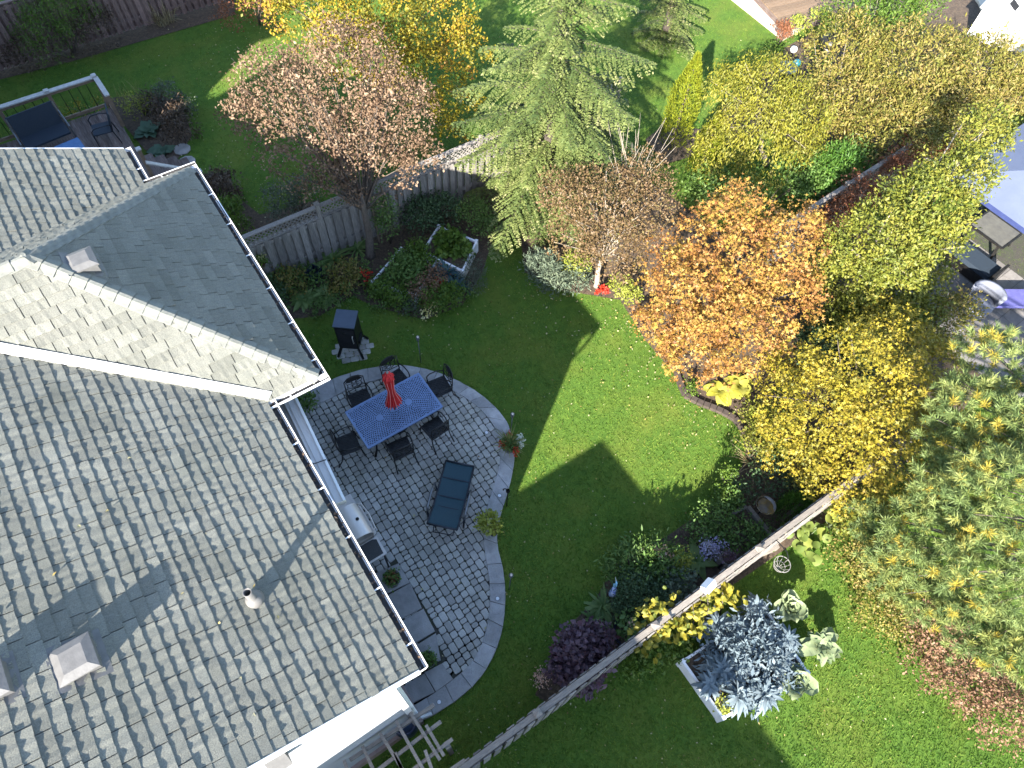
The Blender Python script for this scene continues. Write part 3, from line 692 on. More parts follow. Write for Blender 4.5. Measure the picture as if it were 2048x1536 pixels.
SLABQ = [[(742,1152),(796,1128),(818,1165),(764,1190)],[(768,1196),(820,1168),(842,1216),(792,1242)],[(796,1248),(846,1219),(868,1262),(822,1290)],[(826,1296),(871,1268),(880,1320),(846,1332)],
 [(722,1210),(764,1192),(790,1245),(745,1262)],[(748,1268),(792,1248),(820,1293),(775,1310)],[(778,1316),(822,1296),(845,1334),(806,1360)],[(800,1378),(848,1348),(868,1384),(816,1410)],[(850,1345),(884,1328),(905,1358),(872,1382)],[(714,1150),(740,1150),(764,1189),(722,1206)]]
SLABW = []
for q in SLABQ:
    c_ = (sum(a for a, b in q)/4, sum(b for a, b in q)/4); SLABW.append([tuple(G(c_[0]+(a-c_[0])*1.07, c_[1]+(b-c_[1])*1.07, .075)[:2]) for a, b in q])
cells = [c for c in cells if not any(inside(c[:2], q) for q in SLABW)]
def hid(c): return c[0] < .25
cells.sort(key=lambda c: (hid(c), (Vector((c[0],c[1],0))-CAM_POS).length))
rest = MB(); rr = []
for i, (cx, cy, wl) in enumerate(cells):
    me = random.choice(PV[wl]); a = math.pi/2+random.uniform(-.035,.035)+(math.pi if random.random() < .5 else 0); z = .004+random.uniform(-.003,.004)
    if i < 300:
        place('paver', me, pb, (cx, cy, z), (random.uniform(-.012,.012), random.uniform(-.012,.012), a))
    else:
        Mx = Matrix.Translation((cx,cy,z)) @ Matrix.Rotation(a,4,'Z') @ Matrix.Rotation(random.uniform(-.012,.012),4,'X')
        rest.add([Mx @ v.co for v in me.vertices], [tuple(p.vertices) for p in me.polygons]); rr += [random.random()]*len(me.polygons)
stuff(rest.obj('pavers', M['paver'], pb, rnd=rr))
def arc_points(pts, step):
    out = [pts[0]]; 
    L = [0]
    for a, b in zip(pts, pts[1:]): L.append(L[-1]+(b-a).length)
    n = max(1, round(L[-1]/step)); res = []
    for i in range(n+1):
        t = L[-1]*i/n; j = max(k for k in range(len(L)) if L[k] <= t+1e-9); j = min(j, len(pts)-2)
        s = (t-L[j])/(L[j+1]-L[j]); res.append((pts[j].lerp(pts[j+1], s), j+s))
    return res
for k in range(len(INW)): pass
oc = arc_points(OUTW, .43)
def at_inner(f): j = min(int(f), len(INW)-2); return INW[j].lerp(INW[j+1], f-j)
for (p, f), (q, g) in zip(oc, oc[1:]):
    ns = 3; poly = [OUTW[min(int(f+(g-f)*i/ns), len(OUTW)-2)].lerp(OUTW[min(int(f+(g-f)*i/ns), len(OUTW)-2)+1], (f+(g-f)*i/ns)-min(int(f+(g-f)*i/ns), len(OUTW)-2)) for i in range(ns+1)]
    poly += [at_inner(g+(f-g)*i/ns) for i in range(ns+1)]
    c = sum(poly, Vector())/len(poly); sh = [(c+(v-c)*.985) for v in poly]; sh2 = [(c+(v-c)*.955) for v in poly]
    dz = random.uniform(-.003,.003); n = len(poly); mb = MB()
    mb.add([(v.x+random.uniform(-.004,.004),v.y+random.uniform(-.004,.004),z) for z, ring in ((.0,sh),(.062+dz,sh),(.072+dz,sh2)) for v in ring], [tuple(range(2*n,3*n))]+[(k*n+i,k*n+(i+1)%n,(k+1)*n+(i+1)%n,(k+1)*n+i) for k in (0,1) for i in range(n)])
    # orientation of faces does not matter for closed stone rings
    mb.obj('coping_stone', M['coping'], pb)
for q in SLABW:
    c = (sum(p[0] for p in q)/4, sum(p[1] for p in q)/4); s = [(c[0]+(p[0]-c[0])*.985, c[1]+(p[1]-c[1])*.985) for p in q]; s2 = [(c[0]+(p[0]-c[0])*.95, c[1]+(p[1]-c[1])*.95) for p in q]
    h = .085+random.uniform(-.004,.004)
    MB().add([(x,y,z) for z, r_ in ((0,s),(h-.01,s),(h,s2)) for x, y in r_], [(8,9,10,11)]+[(k*4+i,k*4+(i+1)%4,k*4+4+(i+1)%4,k*4+4+i) for k in (0,1) for i in range(4)]).obj('slab', M['slab'], pb)
# disc lights let into the coping
for (a, b), wh in zip(((973,865),(999,991),(995,1197),(878,1404)), ('above the spiky planter','between hooked stake and lime plant','nearest the middle of the east curve','nearest the house corner')):
    p = G(a,b,.08); t = thing('disc_light', 'small round white disc light set in the coping, '+wh, 'light', (p.x,p.y,.072), group='disc lights in the patio coping')
    MB().lathe([(.045,0),(.045,.008),(.036,.011)], n=16).obj('rim', M['copper'], t); MB().lathe([(.036,.0105),(.02,.014),(0,.015)], n=16).obj('lens', M['frost'], t, True)

# ---------------------------------------------------------------- dining set
TB = Vector((2.31,5.74,0)); TAX = R(.5)
tb = thing('dining_table', 'rectangular blue cast metal patio table with pierced top and a closed red umbrella', 'table', (TB.x,TB.y,.054), TAX)
TLx, TLy = 1.84, 1.03
nx, ny = 150, 86
def hole(x, y):
    ax, ay = abs(x)/(TLx/2), abs(y)/(TLy/2)
    if ax > .965 or ay > .94: return False
    f = .36; dx = max(abs(x)-.0, 0); cx = math.copysign(f, x); d = math.hypot(x-cx, y) if True else 0
    if d < .085: return False                       # solid roses
    if abs(y) < .085 and abs(x) < f and abs(x) > .30: return False
    if math.hypot(x, y) < .06: return False
    ring = (d-.075)/.042; k = int(ring); fr = ring-k
    ang = math.atan2(y, x-cx); cnt = 14+5*k; fa = (ang/(2*math.pi)*cnt+.5*(k % 2)) % 1
    return .22 < fr < .82 and .22 < fa < .80
tv = []; tf = []
for i in range(nx+1):
    for j in range(ny+1): tv.append((-TLx/2+TLx*i/nx, -TLy/2+TLy*j/ny, .70))
for i in range(nx):
    for j in range(ny):
        if not hole(-TLx/2+TLx*(i+.5)/nx, -TLy/2+TLy*(j+.5)/ny):
            a = i*(ny+1)+j; tf.append((a, a+ny+1, a+ny+2, a+1))
top = MB(); top.v = tv; top.f = tf
to = top.obj('table_top', M['tabletop'], tb)
MB().prism([(-TLx/2+.03,-TLy/2+.03),(TLx/2-.03,-TLy/2+.03),(TLx/2-.03,TLy/2-.03),(-TLx/2+.03,TLy/2-.03)], .655, .672).obj('hole_shade_plate', M['iron'], to)  # dark plate added below the top so its holes look shaded
rim = MB()
for s in (-1,1): rim.bar((-TLx/2,s*TLy/2,.69),(TLx/2,s*TLy/2,.69),.03,.045); rim.bar((s*TLx/2,-TLy/2,.69),(s*TLx/2,TLy/2,.69),.03,.044)
rim.obj('rim', M['tabletop'], to)
for sx in (-1,1):
    for sy in (-1,1):
        MB().tube([(sx*.72,sy*.38,.68),(sx*.66,sy*.33,.45),(sx*.72,sy*.38,.15),(sx*.80,sy*.44,0)], [.03,.022,.022,.028], 8).obj('leg', M['bronze'], tb, True)
MB().bar((-.66,0,.35),(.66,0,.35),.03,.02).obj('stretcher', M['bronze'], tb)
# umbrella
um = thing('patio_umbrella', 'closed red patio umbrella standing through the blue table', 'umbrella', (TB.x+.02,TB.y,.054))
MB().tube([(0,0,.02),(0,0,2.28)], .02, 10).obj('pole', M['bronze'], um, True)
MB().lathe([(.25,.0),(.25,.05),(.05,.08),(.03,.2)], n=20).obj('base', M['iron'], um, True)
n = 16; fold = MB(); prof = [(.06,2.16),(.115,2.02),(.095,1.75),(.075,1.55),(.10,1.35),(.17,1.10),(.20,.98)]
for i, (r, z) in enumerate(prof):
    for k in range(n*2):
        a = math.pi*k/n; rr_ = r*(1.0 if k % 2 == 0 else (.60 if i > 0 else .8)); fold.v.append((rr_*math.cos(a)*1.0, rr_*math.sin(a)*.85, z+(.03 if k % 2 and i == len(prof)-1 else 0)))
m2 = 2*n
fold.f = [(i*m2+k, i*m2+(k+1)%m2, (i+1)*m2+(k+1)%m2, (i+1)*m2+k) for i in range(len(prof)-1) for k in range(m2)]
ca = fold.obj('canopy', M['red'], um)
for k in range(0, m2, 4):
    MB().tube([Vector(fold.v[i*m2+k])*1.0 for i in range(len(prof))], .006, 4).obj('piping', M['redpale'], ca)
vent = MB()
for z, r in ((2.24,.02),(2.12,.12),(2.06,.135)):
    for k in range(16): a = math.pi*k/8; q = r*(1 if k % 2 == 0 else .72); vent.v.append((q*math.cos(a), q*math.sin(a), z-(.05 if k % 2 == 0 and z < 2.1 else 0)))
vent.f = [(i*16+k, i*16+(k+1)%16, i*16+16+(k+1)%16, i*16+16+k) for i in range(2) for k in range(16)]
vent.obj('top_vent', M['red'], ca)
MB().lathe([(.0,2.3),(.022,2.29),(.03,2.26),(.022,2.22)], n=10).obj('finial', M['greypot'], um, True)
# chairs
def make_chair():
    t = thing('patio_chair', 'x', 'chair')
    W, D = .46, .44
    s = MB()                                           # pierced lattice seat
    s.prism([(-W/2,-D/2),(W/2,-D/2),(W/2+.01,D/2),(-W/2-.01,D/2)], .40, .418)
    s.obj('seat', M['bronze'], t)
    la = MB()
    for k in range(-5,6):
        for sg in (1,-1):
            x0 = k*.085; pts = clip([(x0-.6,-.6*sg-.004),(x0+.6,.6*sg-.004),(x0+.6,.6*sg+.004),(x0-.6,-.6*sg+.004)], [(1,0,W/2-.02),(-1,0,W/2-.02),(0,1,D/2-.02),(0,-1,D/2-.02)])
            if pts: la.prism(pts, .419, .426)
    la.obj('seat_lattice', M['iron'], t)
    for sx in (-1,1):
        MB().tube([(sx*.23,D/2,.40),(sx*.24,D/2+.01,.2),(sx*.25,D/2+.05,0)], [.014,.012,.016], 8).obj('leg', M['bronze'], t, True)
        MB().tube([(sx*.22,-D/2-.02,.92),(sx*.225,-D/2+.02,.45),(sx*.235,-D/2-.02,.2),(sx*.25,-D/2-.14,0)], [.012,.015,.013,.016], 8).obj('leg', M['bronze'], t, True)
        MB().tube([(sx*.225,-D/2-.0,.63),(sx*.27,-.05,.66),(sx*.275,.12,.645),(sx*.26,.2,.60),(sx*.235,.2,.5),(sx*.23,.19,.41)], .014, 8).obj('armrest', M['bronze'], t, True)
    y = -D/2-.02
    b = MB(); b.tube([(-.22,y,.90),(-.13,y-.03,.965),(0,y-.04,.985),(.13,y-.03,.965),(.22,y,.90)], .014, 8)
    b.tube([(-.22,y+.02,.52),(0,y,.54),(.22,y+.02,.52)], .011, 6)
    bo = b.obj('back_frame', M['bronze'], t, True)
    sc = MB()
    for sg in (-1,1):
        sc.tube([(sg*.05,y-.01,.55),(sg*.16,y-.01,.63),(sg*.15,y-.02,.75),(sg*.06,y-.02,.73),(sg*.04,y-.02,.64),(sg*.10,y-.02,.66)], .009, 6)
        sc.tube([(sg*.02,y-.02,.76),(sg*.12,y-.02,.82),(sg*.19,y-.01,.86)], .009, 6); sc.tube([(sg*.20,y,.6),(sg*.15,y-.01,.72),(sg*.19,y-.01,.84)], .008, 6)
    for z in (.62,.78): sc.tube([(.06*math.cos(a*math.pi/5),y-.02,z+.06*math.sin(a*math.pi/5)) for a in range(11)], .008, 5)
    sc.obj('back_scroll', M['bronze'], bo, True)
    pn = MB(); pn.add([(-.20,y-.008,.84),(.20,y-.008,.84),(.13,y-.03,.945),(0,y-.04,.965),(-.13,y-.03,.945)], [(0,1,2,3,4)]); pn.obj('back_panel', M['bronze'], bo)
    return t
def copy_tree(o, parent=None):
    c = o.copy(); COL.objects.link(c); c.parent = parent
    for ch in list(o.children): copy_tree(ch, c)
    return c
ch0 = make_chair()
# position round the table: x along the table, y across; facing angle = direction of the chair's front
seats = [(-.46,.80,-90,'scrolled dark metal chair at the left of the far long side of the blue table'),(.47,.82,-90,'scrolled dark metal chair behind the red umbrella on the far side of the table'),
 (1.22,.12,180,'scrolled dark metal chair at the right short end of the blue table'),(-1.20,-.05,0,'scrolled dark metal chair at the left short end of the table, beside the house canopy'),
 (-.30,-.76,90,'scrolled dark metal chair on the near long side, closest to the grill'),(.58,-.74,90,'scrolled dark metal chair on the near long side, closest to the spiky planter')]
for i, (a, b, ang, lab) in enumerate(seats):
    c = ch0 if i == 0 else copy_tree(ch0)
    c.location = (TB.x+a, TB.y+b, .054); c.rotation_euler = (0,0,R(ang-90+random.uniform(-9,9)))
    tag(c, lab, 'chair', 'chairs round the patio table')

# ---------------------------------------------------------------- lounger
f0, f1 = (G(890,925,.38)+G(950,930,.38))/2, (G(855,1050,.42)+G(915,1066,.42))/2
lc = (f0+f1)/2; la_ = math.atan2((f0-f1).y, (f0-f1).x); LL = (f0-f1).length
lo = thing('sun_lounger', 'dark blue mesh sun lounger with metal frame on the pavers', 'lounger', (lc.x,lc.y,.054), la_)
h = LL/2; wd = .30
sl_ = MB(); xs_ = [(-h,.50),(-h*.75,.46),(-h*.50,.40),(-h*.36,.34),(-h*.2,.33),(h*.3,.325),(h,.335)]
for (x, z) in xs_:
    for k in range(5): yy = -wd+wd*2*k/4; sl_.v.append((x, yy, z-.02*(1-(yy/wd)**2)))
sl_.f = [(i*5+k, i*5+5+k, i*5+6+k, i*5+1+k) for i in range(len(xs_)-1) for k in range(4)]
sp = sl_.obj('sling', M['sling'], lo, True)
for x in (-h*.36, -h*.05, h*.5):
    MB().bar((x,-wd,.325),(x,wd,.325),.02,.012).obj('seam', M['frame'], sp)
for s in (-1,1):
    MB().tube([(x,s*(wd+.015),z+.005) for x, z in xs_], .020, 8).obj('side_rail', M['frame'], lo, True)
    MB().tube([(-h*.62,s*(wd+.09),.42),(-h*.55,s*(wd+.10),.56),(-h*.1,s*(wd+.10),.57),(h*.18,s*(wd+.09),.52)], [.025,.026,.026,.022], 8).obj('armrest', M['copper'], lo, True)
    MB().tube([(-h*.62,s*(wd+.09),.44),(-h*.68,s*(wd+.08),.0)], .022, 8).obj('leg', M['frame'], lo, True)
    MB().tube([(h*.16,s*(wd+.09),.52),(h*.10,s*(wd+.03),.3),(h*.12,s*(wd+.05),.0)], .020, 8).obj('leg', M['frame'], lo, True)
    MB().tube([(h*.85,s*wd,.33),(h*.86,s*wd,.0)], .018, 8).obj('leg', M['frame'], lo, True)
MB().tube([(h,-wd-.02,.34),(h,wd+.02,.34)], .022, 8).obj('foot_bar', M['frame'], lo, True)
MB().tube([(-h,-wd-.02,.51),(-h,wd+.02,.51)], .022, 8).obj('head_bar', M['frame'], lo, True)
MB().tube([(-h*.55,-wd*.8,.3),(-h*1.0,-wd*.7,.1),(-h*1.02,wd*.7,.1),(-h*.55,wd*.8,.3)], .014, 6).obj('prop_bar', M['frame'], lo, True)

# ---------------------------------------------------------------- grill beside the wall
gc = G(706,1052,1.0)
gr = thing('gas_grill', 'stainless gas grill with rounded hood and side shelf under the eave', 'grill', (gc.x,gc.y,.054), R(90))
# local x runs along the wall (towards the far end of the patio), local -y looks to the garden
MB().box((0,0,.42), (.66,.46,.76)).obj('cabinet', M['steel'], gr)
hd_ = MB(); pr_ = [(-.26,.88),(-.285,.97),(-.24,1.08),(-.12,1.15),(.02,1.165),(.16,1.13),(.24,1.02),(.25,.88)]
for x in (-.36,-.35,.35,.36): hd_.v += [(x,y*(.97 if abs(x)>.355 else 1),z) for y, z in pr_]
q = len(pr_); hd_.f = [(i*q+k, i*q+k+1, i*q+q+k+1, i*q+q+k) for i in range(3) for k in range(q-1)]+[tuple(range(q)), tuple(range(4*q-1,3*q-1,-1))]
ho = hd_.obj('hood', M['hood'], gr, True)
MB().tube([(-.33,-.27,1.02),(-.30,-.345,1.03),(0,-.375,1.03),(.30,-.345,1.03),(.33,-.27,1.02)], .016, 8).obj('handle', M['steel'], ho, True)
MB().lathe([(.034,0),(.034,.012),(.022,.016),(.0,.016)], (0,-.13,1.15), 14).obj('thermometer', M['iron'], ho)
MB().box((0,-.02,.85), (.72,.56,.06)).obj('fire_box', M['steel'], gr)
MB().box((.50,-.02,.90), (.30,.50,.035)).obj('side_shelf', M['steel'], gr)
MB().box((.50,-.02,.921), (.24,.34,.006)).obj('burner_lid', M['hood'], gr)
MB().box((0,-.30,.80), (.66,.05,.12)).obj('control_panel', M['steel'], gr)
for x in (-.22,0,.22): MB().lathe([(.028,0),(.024,.03),(0,.03)], n=10).obj('knob', M['iron'], gr, loc=(x,-.325,.80), rot=(R(90),0,0))
for x in (-.28,.28):
    for y in (-.18,.18): MB().lathe([(.05,0),(.05,.05),(.0,.05)], (x,y,0), 10).obj('wheel', M['iron'], gr)
st = thing('side_table', 'small table with black speckled top at the near end of the grill', 'table', tuple(gc+Vector((-.0,-.62,-gc.z+.054))), R(90))
MB().box((0,-.05,.88), (.42,.50,.03)).obj('table_top', M['steel'], st)
MB().prism([(-.17,-.24),(.15,-.26),(.19,-.18),(.19,.14),(-.17,.16)], .896, .905).obj('inset', M['blackmat'], st)
for x in (-.18,.18):
    for y in (-.24,.16): MB().bar((x,y,0),(x,y,.87),.035,.035,up=(1,0,0)).obj('leg', M['iron'], st)
# ---------------------------------------------------------------- smoker on its round pad
sp0 = G(706,698); pad = thing('paver_pad', 'round pad of pale pavers in the lawn under the black smoker', 'paving', (sp0.x,sp0.y,0))
pm = [paver_mesh(.20,.145,900+s) for s in range(3)]
for ix in range(-3,4):
    for iy in range(-4,5):
        x, y = ix*.205+(iy % 2)*.1, iy*.15
        if math.hypot(x*1.02, y) < .46: place('paver', random.choice(pm), pad, (x, y, -.028), (random.uniform(-.02,.02),0,.25*0+random.uniform(-.03,.03)))
pad.rotation_euler = (0,0,R(-20))
sm = thing('smoker', 'tall black box smoker on splayed legs standing in the lawn', 'smoker', (sp0.x+.02,sp0.y+.02,.022), R(-38))
MB().prism([(-.23,-.23),(.23,-.23),(.23,.23),(-.23,.23)], .30, 1.16).obj('cabinet', M['iron'], sm)
M['smokertop'] = mat('smoker_lid', (.075,.095,.13), (.06,.075,.10), 5, .35, metallic=.3)
MB().prism([(-.25,-.25),(.25,-.25),(.25,.25),(-.25,.25)], 1.162, 1.20).obj('lid', M['smokertop'], sm)
MB().box((0,-.238,.72), (.40,.016,.74)).obj('door', M['black'], sm)
MB().tube([(.16,-.25,.6),(.16,-.29,.62),(.16,-.29,.85),(.16,-.25,.87)], .01, 6).obj('door_handle', M['steel'], sm)
MB().lathe([(.035,0),(.03,.01),(0,.01)], n=12).obj('thermometer', M['bronze'], sm, loc=(0,-.25,.95), rot=(R(90),0,0))
for sx in (-1,1):
    for sy in (-1,1): MB().bar((sx*.19,sy*.19,.32),(sx*.30,sy*.30,.0),.05,.05).obj('leg', M['iron'], sm)
MB().box((.25,0,.45), (.04,.28,.10)).obj('tray_handle', M['iron'], sm)

# ---------------------------------------------------------------- torches and hook
def torch(px, py, hgt, label):
    p = G(px, py); t = thing('garden_torch', label, 'torch', (p.x,p.y,0), group='metal torches in the lawn')
    MB().tube([(0,0,-.05),(0,0,hgt-.14)], .011, 8).obj('pole', M['copper'], t, True)
    MB().lathe([(.012,hgt-.2),(.03,hgt-.14),(.045,hgt-.06),(.045,hgt-.01),(.034,hgt)], n=14).obj('canister', M['copper'], t, True)
    MB().lathe([(.030,hgt-.001),(.024,hgt+.012),(.012,hgt+.014),(.012,hgt+.035),(0,hgt+.036)], n=12).obj('burner_cap', M['steel'], t, True)
torch(842,726,1.12,'slender metal torch at the top edge of the patio beside the smoker')
torch(1021,876,1.18,'slender metal torch standing behind the spiky planter')
torch(1018,1180,1.12,'slender metal torch in the lawn beside the near curve of the patio')
p = G(1013,1012); t = thing('hook_stake', 'black hooked metal stake at the patio edge above the lime plant', 'hook', (p.x,p.y,0))
MB().tube([(0,0,-.05),(0,0,.9),(-.02,.01,.97),(-.06,.03,1.0),(-.09,.05,.97),(-.08,.045,.92)], .012, 8).obj('rod', M['iron'], t, True)
MB().lathe([(.02,.80),(.045,.84),(.045,.90),(.03,.92)], n=10).obj('holder', M['iron'], t, True)

# ---------------------------------------------------------------- potted plants on the patio
def pot(name, label, px, py, z, r, h, m, cat='planter'):
    p = G(px, py, z+h*.5); t = thing(name, label, cat, (p.x,p.y,z))
    MB().lathe([(r*.72,0),(r,h),(r*1.04,h),(r*1.04,h-.03+.03),(r*.9,h),(r*.86,h-.04)], n=20).obj('pot', m, t, True)
    MB().lathe([(r*.86,h-.04),(0,h-.035)], n=14).obj('soil', M['soil'], t)
    return t, Vector((p.x,p.y,z+h))
def sub_foliage(t, name, c, r, m, ncl, per, sig, size, **kw):
    return foliage(name, [(np.array(c), np.array([r,r,r*.8]))], m, t, ncl, per, sig, size, **kw)[0]
t, c = pot('spike_planter', 'planter of spiky grass with red and white flowers on the coping', 1019, 893, .072, .17, .22, M['greypot'])
mb = MB()
for i in range(80):
    a = random.uniform(0,6.28); el = random.uniform(.35,1.35); L = random.uniform(.28,.62); d = Vector((math.cos(a)*math.cos(el), math.sin(a)*math.cos(el), math.sin(el))); s = Vector((-math.sin(a), math.cos(a), 0))*.009
    b = c+Vector((0,0,.0)); m_ = b+d*L*.6; e_ = b+d*L-Vector((0,0,.10*L))
    mb.add([b-s,b+s,m_+s,m_-s,e_], [(0,1,2,3),(3,2,4)])
mb.obj('spikes', LM['spike'], t, world=True, rnd=[random.random() for _ in mb.f])
sub_foliage(t, 'leaves', c+Vector((0,0,.03)), .19, LM['green'], 40, 14, .04, .045)
for off, nm, mm in (((.09,.15,.08),'red_flowers','redf'),((.0,-.21,.05),'red_flowers','redf'),((-.16,.06,.05),'red_flowers','redf'),((.17,-.13,.06),'white_flowers','whitef'),((.25,-.04,.07),'white_flowers','whitef')):
    sub_foliage(t, nm, c+Vector(off), .065, LM[mm], 9, 9, .022, .042, aspect=.9)
t, c = pot('lime_planter', 'dark pot with lime green leafy plant on the coping', 987, 1064, .072, .10, .16, M['darkpot'])
sub_foliage(t, 'leaves', c+Vector((-.03,.12,.16)), .20, LM['lime'], 60, 12, .06, .075, aspect=.5)
t, c = pot('patio_pot', 'grey rimmed pot with dark reddish plant on the slabs near the grill', 785, 1160, .085, .17, .26, M['greypot'])
sub_foliage(t, 'leaves', c+Vector((0,0,.03)), .125, LM['green'], 30, 10, .04, .06); sub_foliage(t, 'red_leaves', c+Vector((0,0,.08)), .06, LM['rust'], 8, 8, .03, .06)
t, c = pot('patio_pot', 'grey rimmed pot with green plant nearest the house corner', 855, 1322, .085, .165, .26, M['greypot'])
sub_foliage(t, 'leaves', c+Vector((0,0,.03)), .12, LM['green'], 36, 10, .04, .055)

# ---------------------------------------------------------------- fences
def fence(name, label, a, b, h, mw, mr, lattice=0.0, pick_w=.14, gap=.075, both=True, capw=.12, post_step=2.4, off=.047):
    a, b = Vector(a), Vector(b); d = b-a; L = d.length; ang = math.atan2(d.y, d.x)
    t = thing(name, label, 'fence', (a.x,a.y,0), ang)
    hb = h-lattice
    pk = MB().prism([(0,-.011),(pick_w,-.011),(pick_w,.011),(0,.011)], .06, hb-.02).mesh('picket', mw)
    x = .05; i = 0; n = 0
    while x < L-pick_w:
        place('picket', pk, t, (x, off, random.uniform(-.015,.01)), (0, random.uniform(-.008,.008), random.uniform(-.012,.012)))
        if both: place('picket', pk, t, (x+(pick_w+gap)/2, -off, random.uniform(-.015,.01)), (0, random.uniform(-.008,.008), random.uniform(-.012,.012)))
        x += pick_w+gap
    npost = max(2, int(round(L/post_step))+1)
    pm_ = MB().box((0,0,(h+.10)/2), (.10,.10,h+.10)).mesh('post', mw)
    pc = MB().add([(-.065,-.065,0),(.065,-.065,0),(.065,.065,0),(-.065,.065,0),(-.065,-.065,.02),(.065,-.065,.02),(.065,.065,.02),(-.065,.065,.02),(0,0,.055)], [(3,2,1,0),(0,1,5,4),(1,2,6,5),(2,3,7,6),(3,0,4,7),(4,5,8),(5,6,8),(6,7,8),(7,4,8)]).mesh('post_cap', mr)
    for i in range(npost):
        po_ = place('post', pm_, t, (L*i/(npost-1), 0, 0)); place('post_cap', pc, po_, (0,0,h+.10))
    seg = L/(npost-1)
    for i in range(npost-1):
        x0, x1 = seg*i+.052, seg*(i+1)-.052
        for z in (.35, hb-.12): MB().bar((x0,0,z),(x1,0,z),.068,.09).obj('rail', mr, t)
        MB().bar((x0,0,h+.012),(x1,0,h+.012),capw,.034).obj('cap_rail', mr, t)
        if lattice > 0:
            MB().bar((x0,0,hb),(x1,0,hb),.09,.035).obj('lattice_rail', mr, t)
            lm = MB(); y0, y1 = hb+.018, h-.006; H = y1-y0
            k = x0-H
            while k < x1:
                for sg, yy in ((1,.007),(-1,-.007)):
                    xa, xb = (k, k+H) if sg > 0 else (k+H, k); za, zb = y0, y1
                    ta = max(0.0, (x0-min(xa,xb))/H); tb_ = min(1.0, (x1-min(xa,xb))/H)
                    if tb_ > ta+.05:
                        if sg > 0: A_, B_ = (xa+H*ta, yy, y0+H*ta), (xa+H*tb_, yy, y0+H*tb_)
                        else: A_, B_ = (k+H*ta, yy, y1-H*ta), (k+H*tb_, yy, y1-H*tb_)
                        lm.bar(A_, B_, .028, .008, up=(0,1,0)) if False else lm.bar(A_, B_, .010, .030)
                k += .12
            lm.obj('lattice', mw, t)
    return t
fence('garden_fence', 'weathered grey board fence with lattice top behind the raised vegetable bed', (.95,11.1), (12.6,11.0), 1.78, M['oldwood'], M['oldwood'], lattice=.32, gap=.085)
fence('garden_fence', 'weathered grey board fence running from the trellis past the purple shrub and kale bed', (-1.2,-1.05), (11.5,-1.05), 1.70, M['oldwood'], M['oldwood_h'], capw=.10, off=.075)
fence('garden_fence', 'long fence behind the orange tree leading to the blue canopy', (12.6,4.6), (25.5,5.3), 1.70, M['oldwood'], M['oldwood_h'])
fence('garden_fence', 'reddish brown board fence at the far left of the shaded lawn', (-4.5,23.0), (7.5,23.05), 1.85, M['redwood'], M['redwood'])

# ---------------------------------------------------------------- neighbour's deck on the left
DZ = .75; dx1, dy1, dy0 = .30, 18.64, 13.0
deck = thing('wooden_deck', 'dark stained wooden deck with railing and stairs at the far left', 'deck', (dx1,dy1,0))
bm_ = MB().box((0,0,0), (.135,5.4,.035)).mesh('deck_board', M['deckwood'])
for i in range(26): place('deck_board', bm_, deck, (-.07-i*.142, -2.72, DZ-.0175), (0,0,random.uniform(-.002,.002)))
MB().box((-1.85,-2.72,DZ-.16), (3.6,5.3,.22)).obj('deck_frame', M['deckwood'], deck)
MB().box((.02,-2.72,DZ-.12), (.035,5.4,.24)).obj('skirt_board', M['deckwood'], deck)
for x in (-.15,-1.8,-3.4): MB().box((x,-.1,DZ/2-.12), (.12,.12,DZ-.2)).obj('footing_post', M['deckwood'], deck)
RT = 1.75
pmesh = MB().box((0,0,(RT-DZ)/2), (.09,.09,RT-DZ)).mesh('rail_post', M['railwood']); cm = MB().box((0,0,.02), (.125,.125,.04)).mesh('post_cap', M['railpaint'])
for x, y in ((0,0),(-1.25,0),(-2.5,0),(-3.7,0),(.05,-.95),(.05,-3.4)):
    q = place('rail_post', pmesh, deck, (x, y, DZ)); place('post_cap', cm, q, (0,0,RT-DZ))
MB().bar((-3.8,0,RT-.02),(-.05,0,RT-.02),.14,.035).obj('top_rail', M['railpaint'], deck)
MB().bar((-3.8,0,RT-.09),(-.05,0,RT-.09),.04,.09).obj('sub_rail', M['railwood'], deck)
MB().bar((-3.8,0,DZ+.10),(-.05,0,DZ+.10),.04,.09).obj('bottom_rail', M['railwood'], deck)
MB().bar((.02,-.05,RT-.02),(.05,-.95,RT-.02),.13,.035).obj('top_rail', M['railpaint'], deck)
MB().bar((.02,-.05,DZ+.10),(.05,-.95,DZ+.10),.04,.09).obj('bottom_rail', M['railwood'], deck)
bl = MB().tube([(0,0,DZ+.10),(0,0,RT-.1)], .010, 6).mesh('baluster', M['iron'])
for i in range(16):
    x = -.28-i*.235
    if min(abs(x+1.25), abs(x+2.5)) > .1: place('baluster', bl, deck, (x,0,0))
for k in range(4):
    MB().box((.20+k*.27,-3.05-.0,DZ-.17*(k+1)+.0), (.28,1.7,.04)).obj('step', M['deckwood'], deck)
    MB().box((.07+k*.27,-3.05,DZ-.17*(k+1)+.09), (.02,1.7,.14)).obj('riser', M['deckwood'], deck)
q = place('rail_post', MB().box((0,0,.45), (.09,.09,.9)).mesh('rail_post', M['railwood']), deck, (1.15,-3.92,.0))
place('post_cap', cm, q, (0,0,.9)); MB().bar((.05,-3.92,RT-.02),(1.15,-3.92,.90),.12,.035).obj('stair_rail', M['railpaint'], deck)
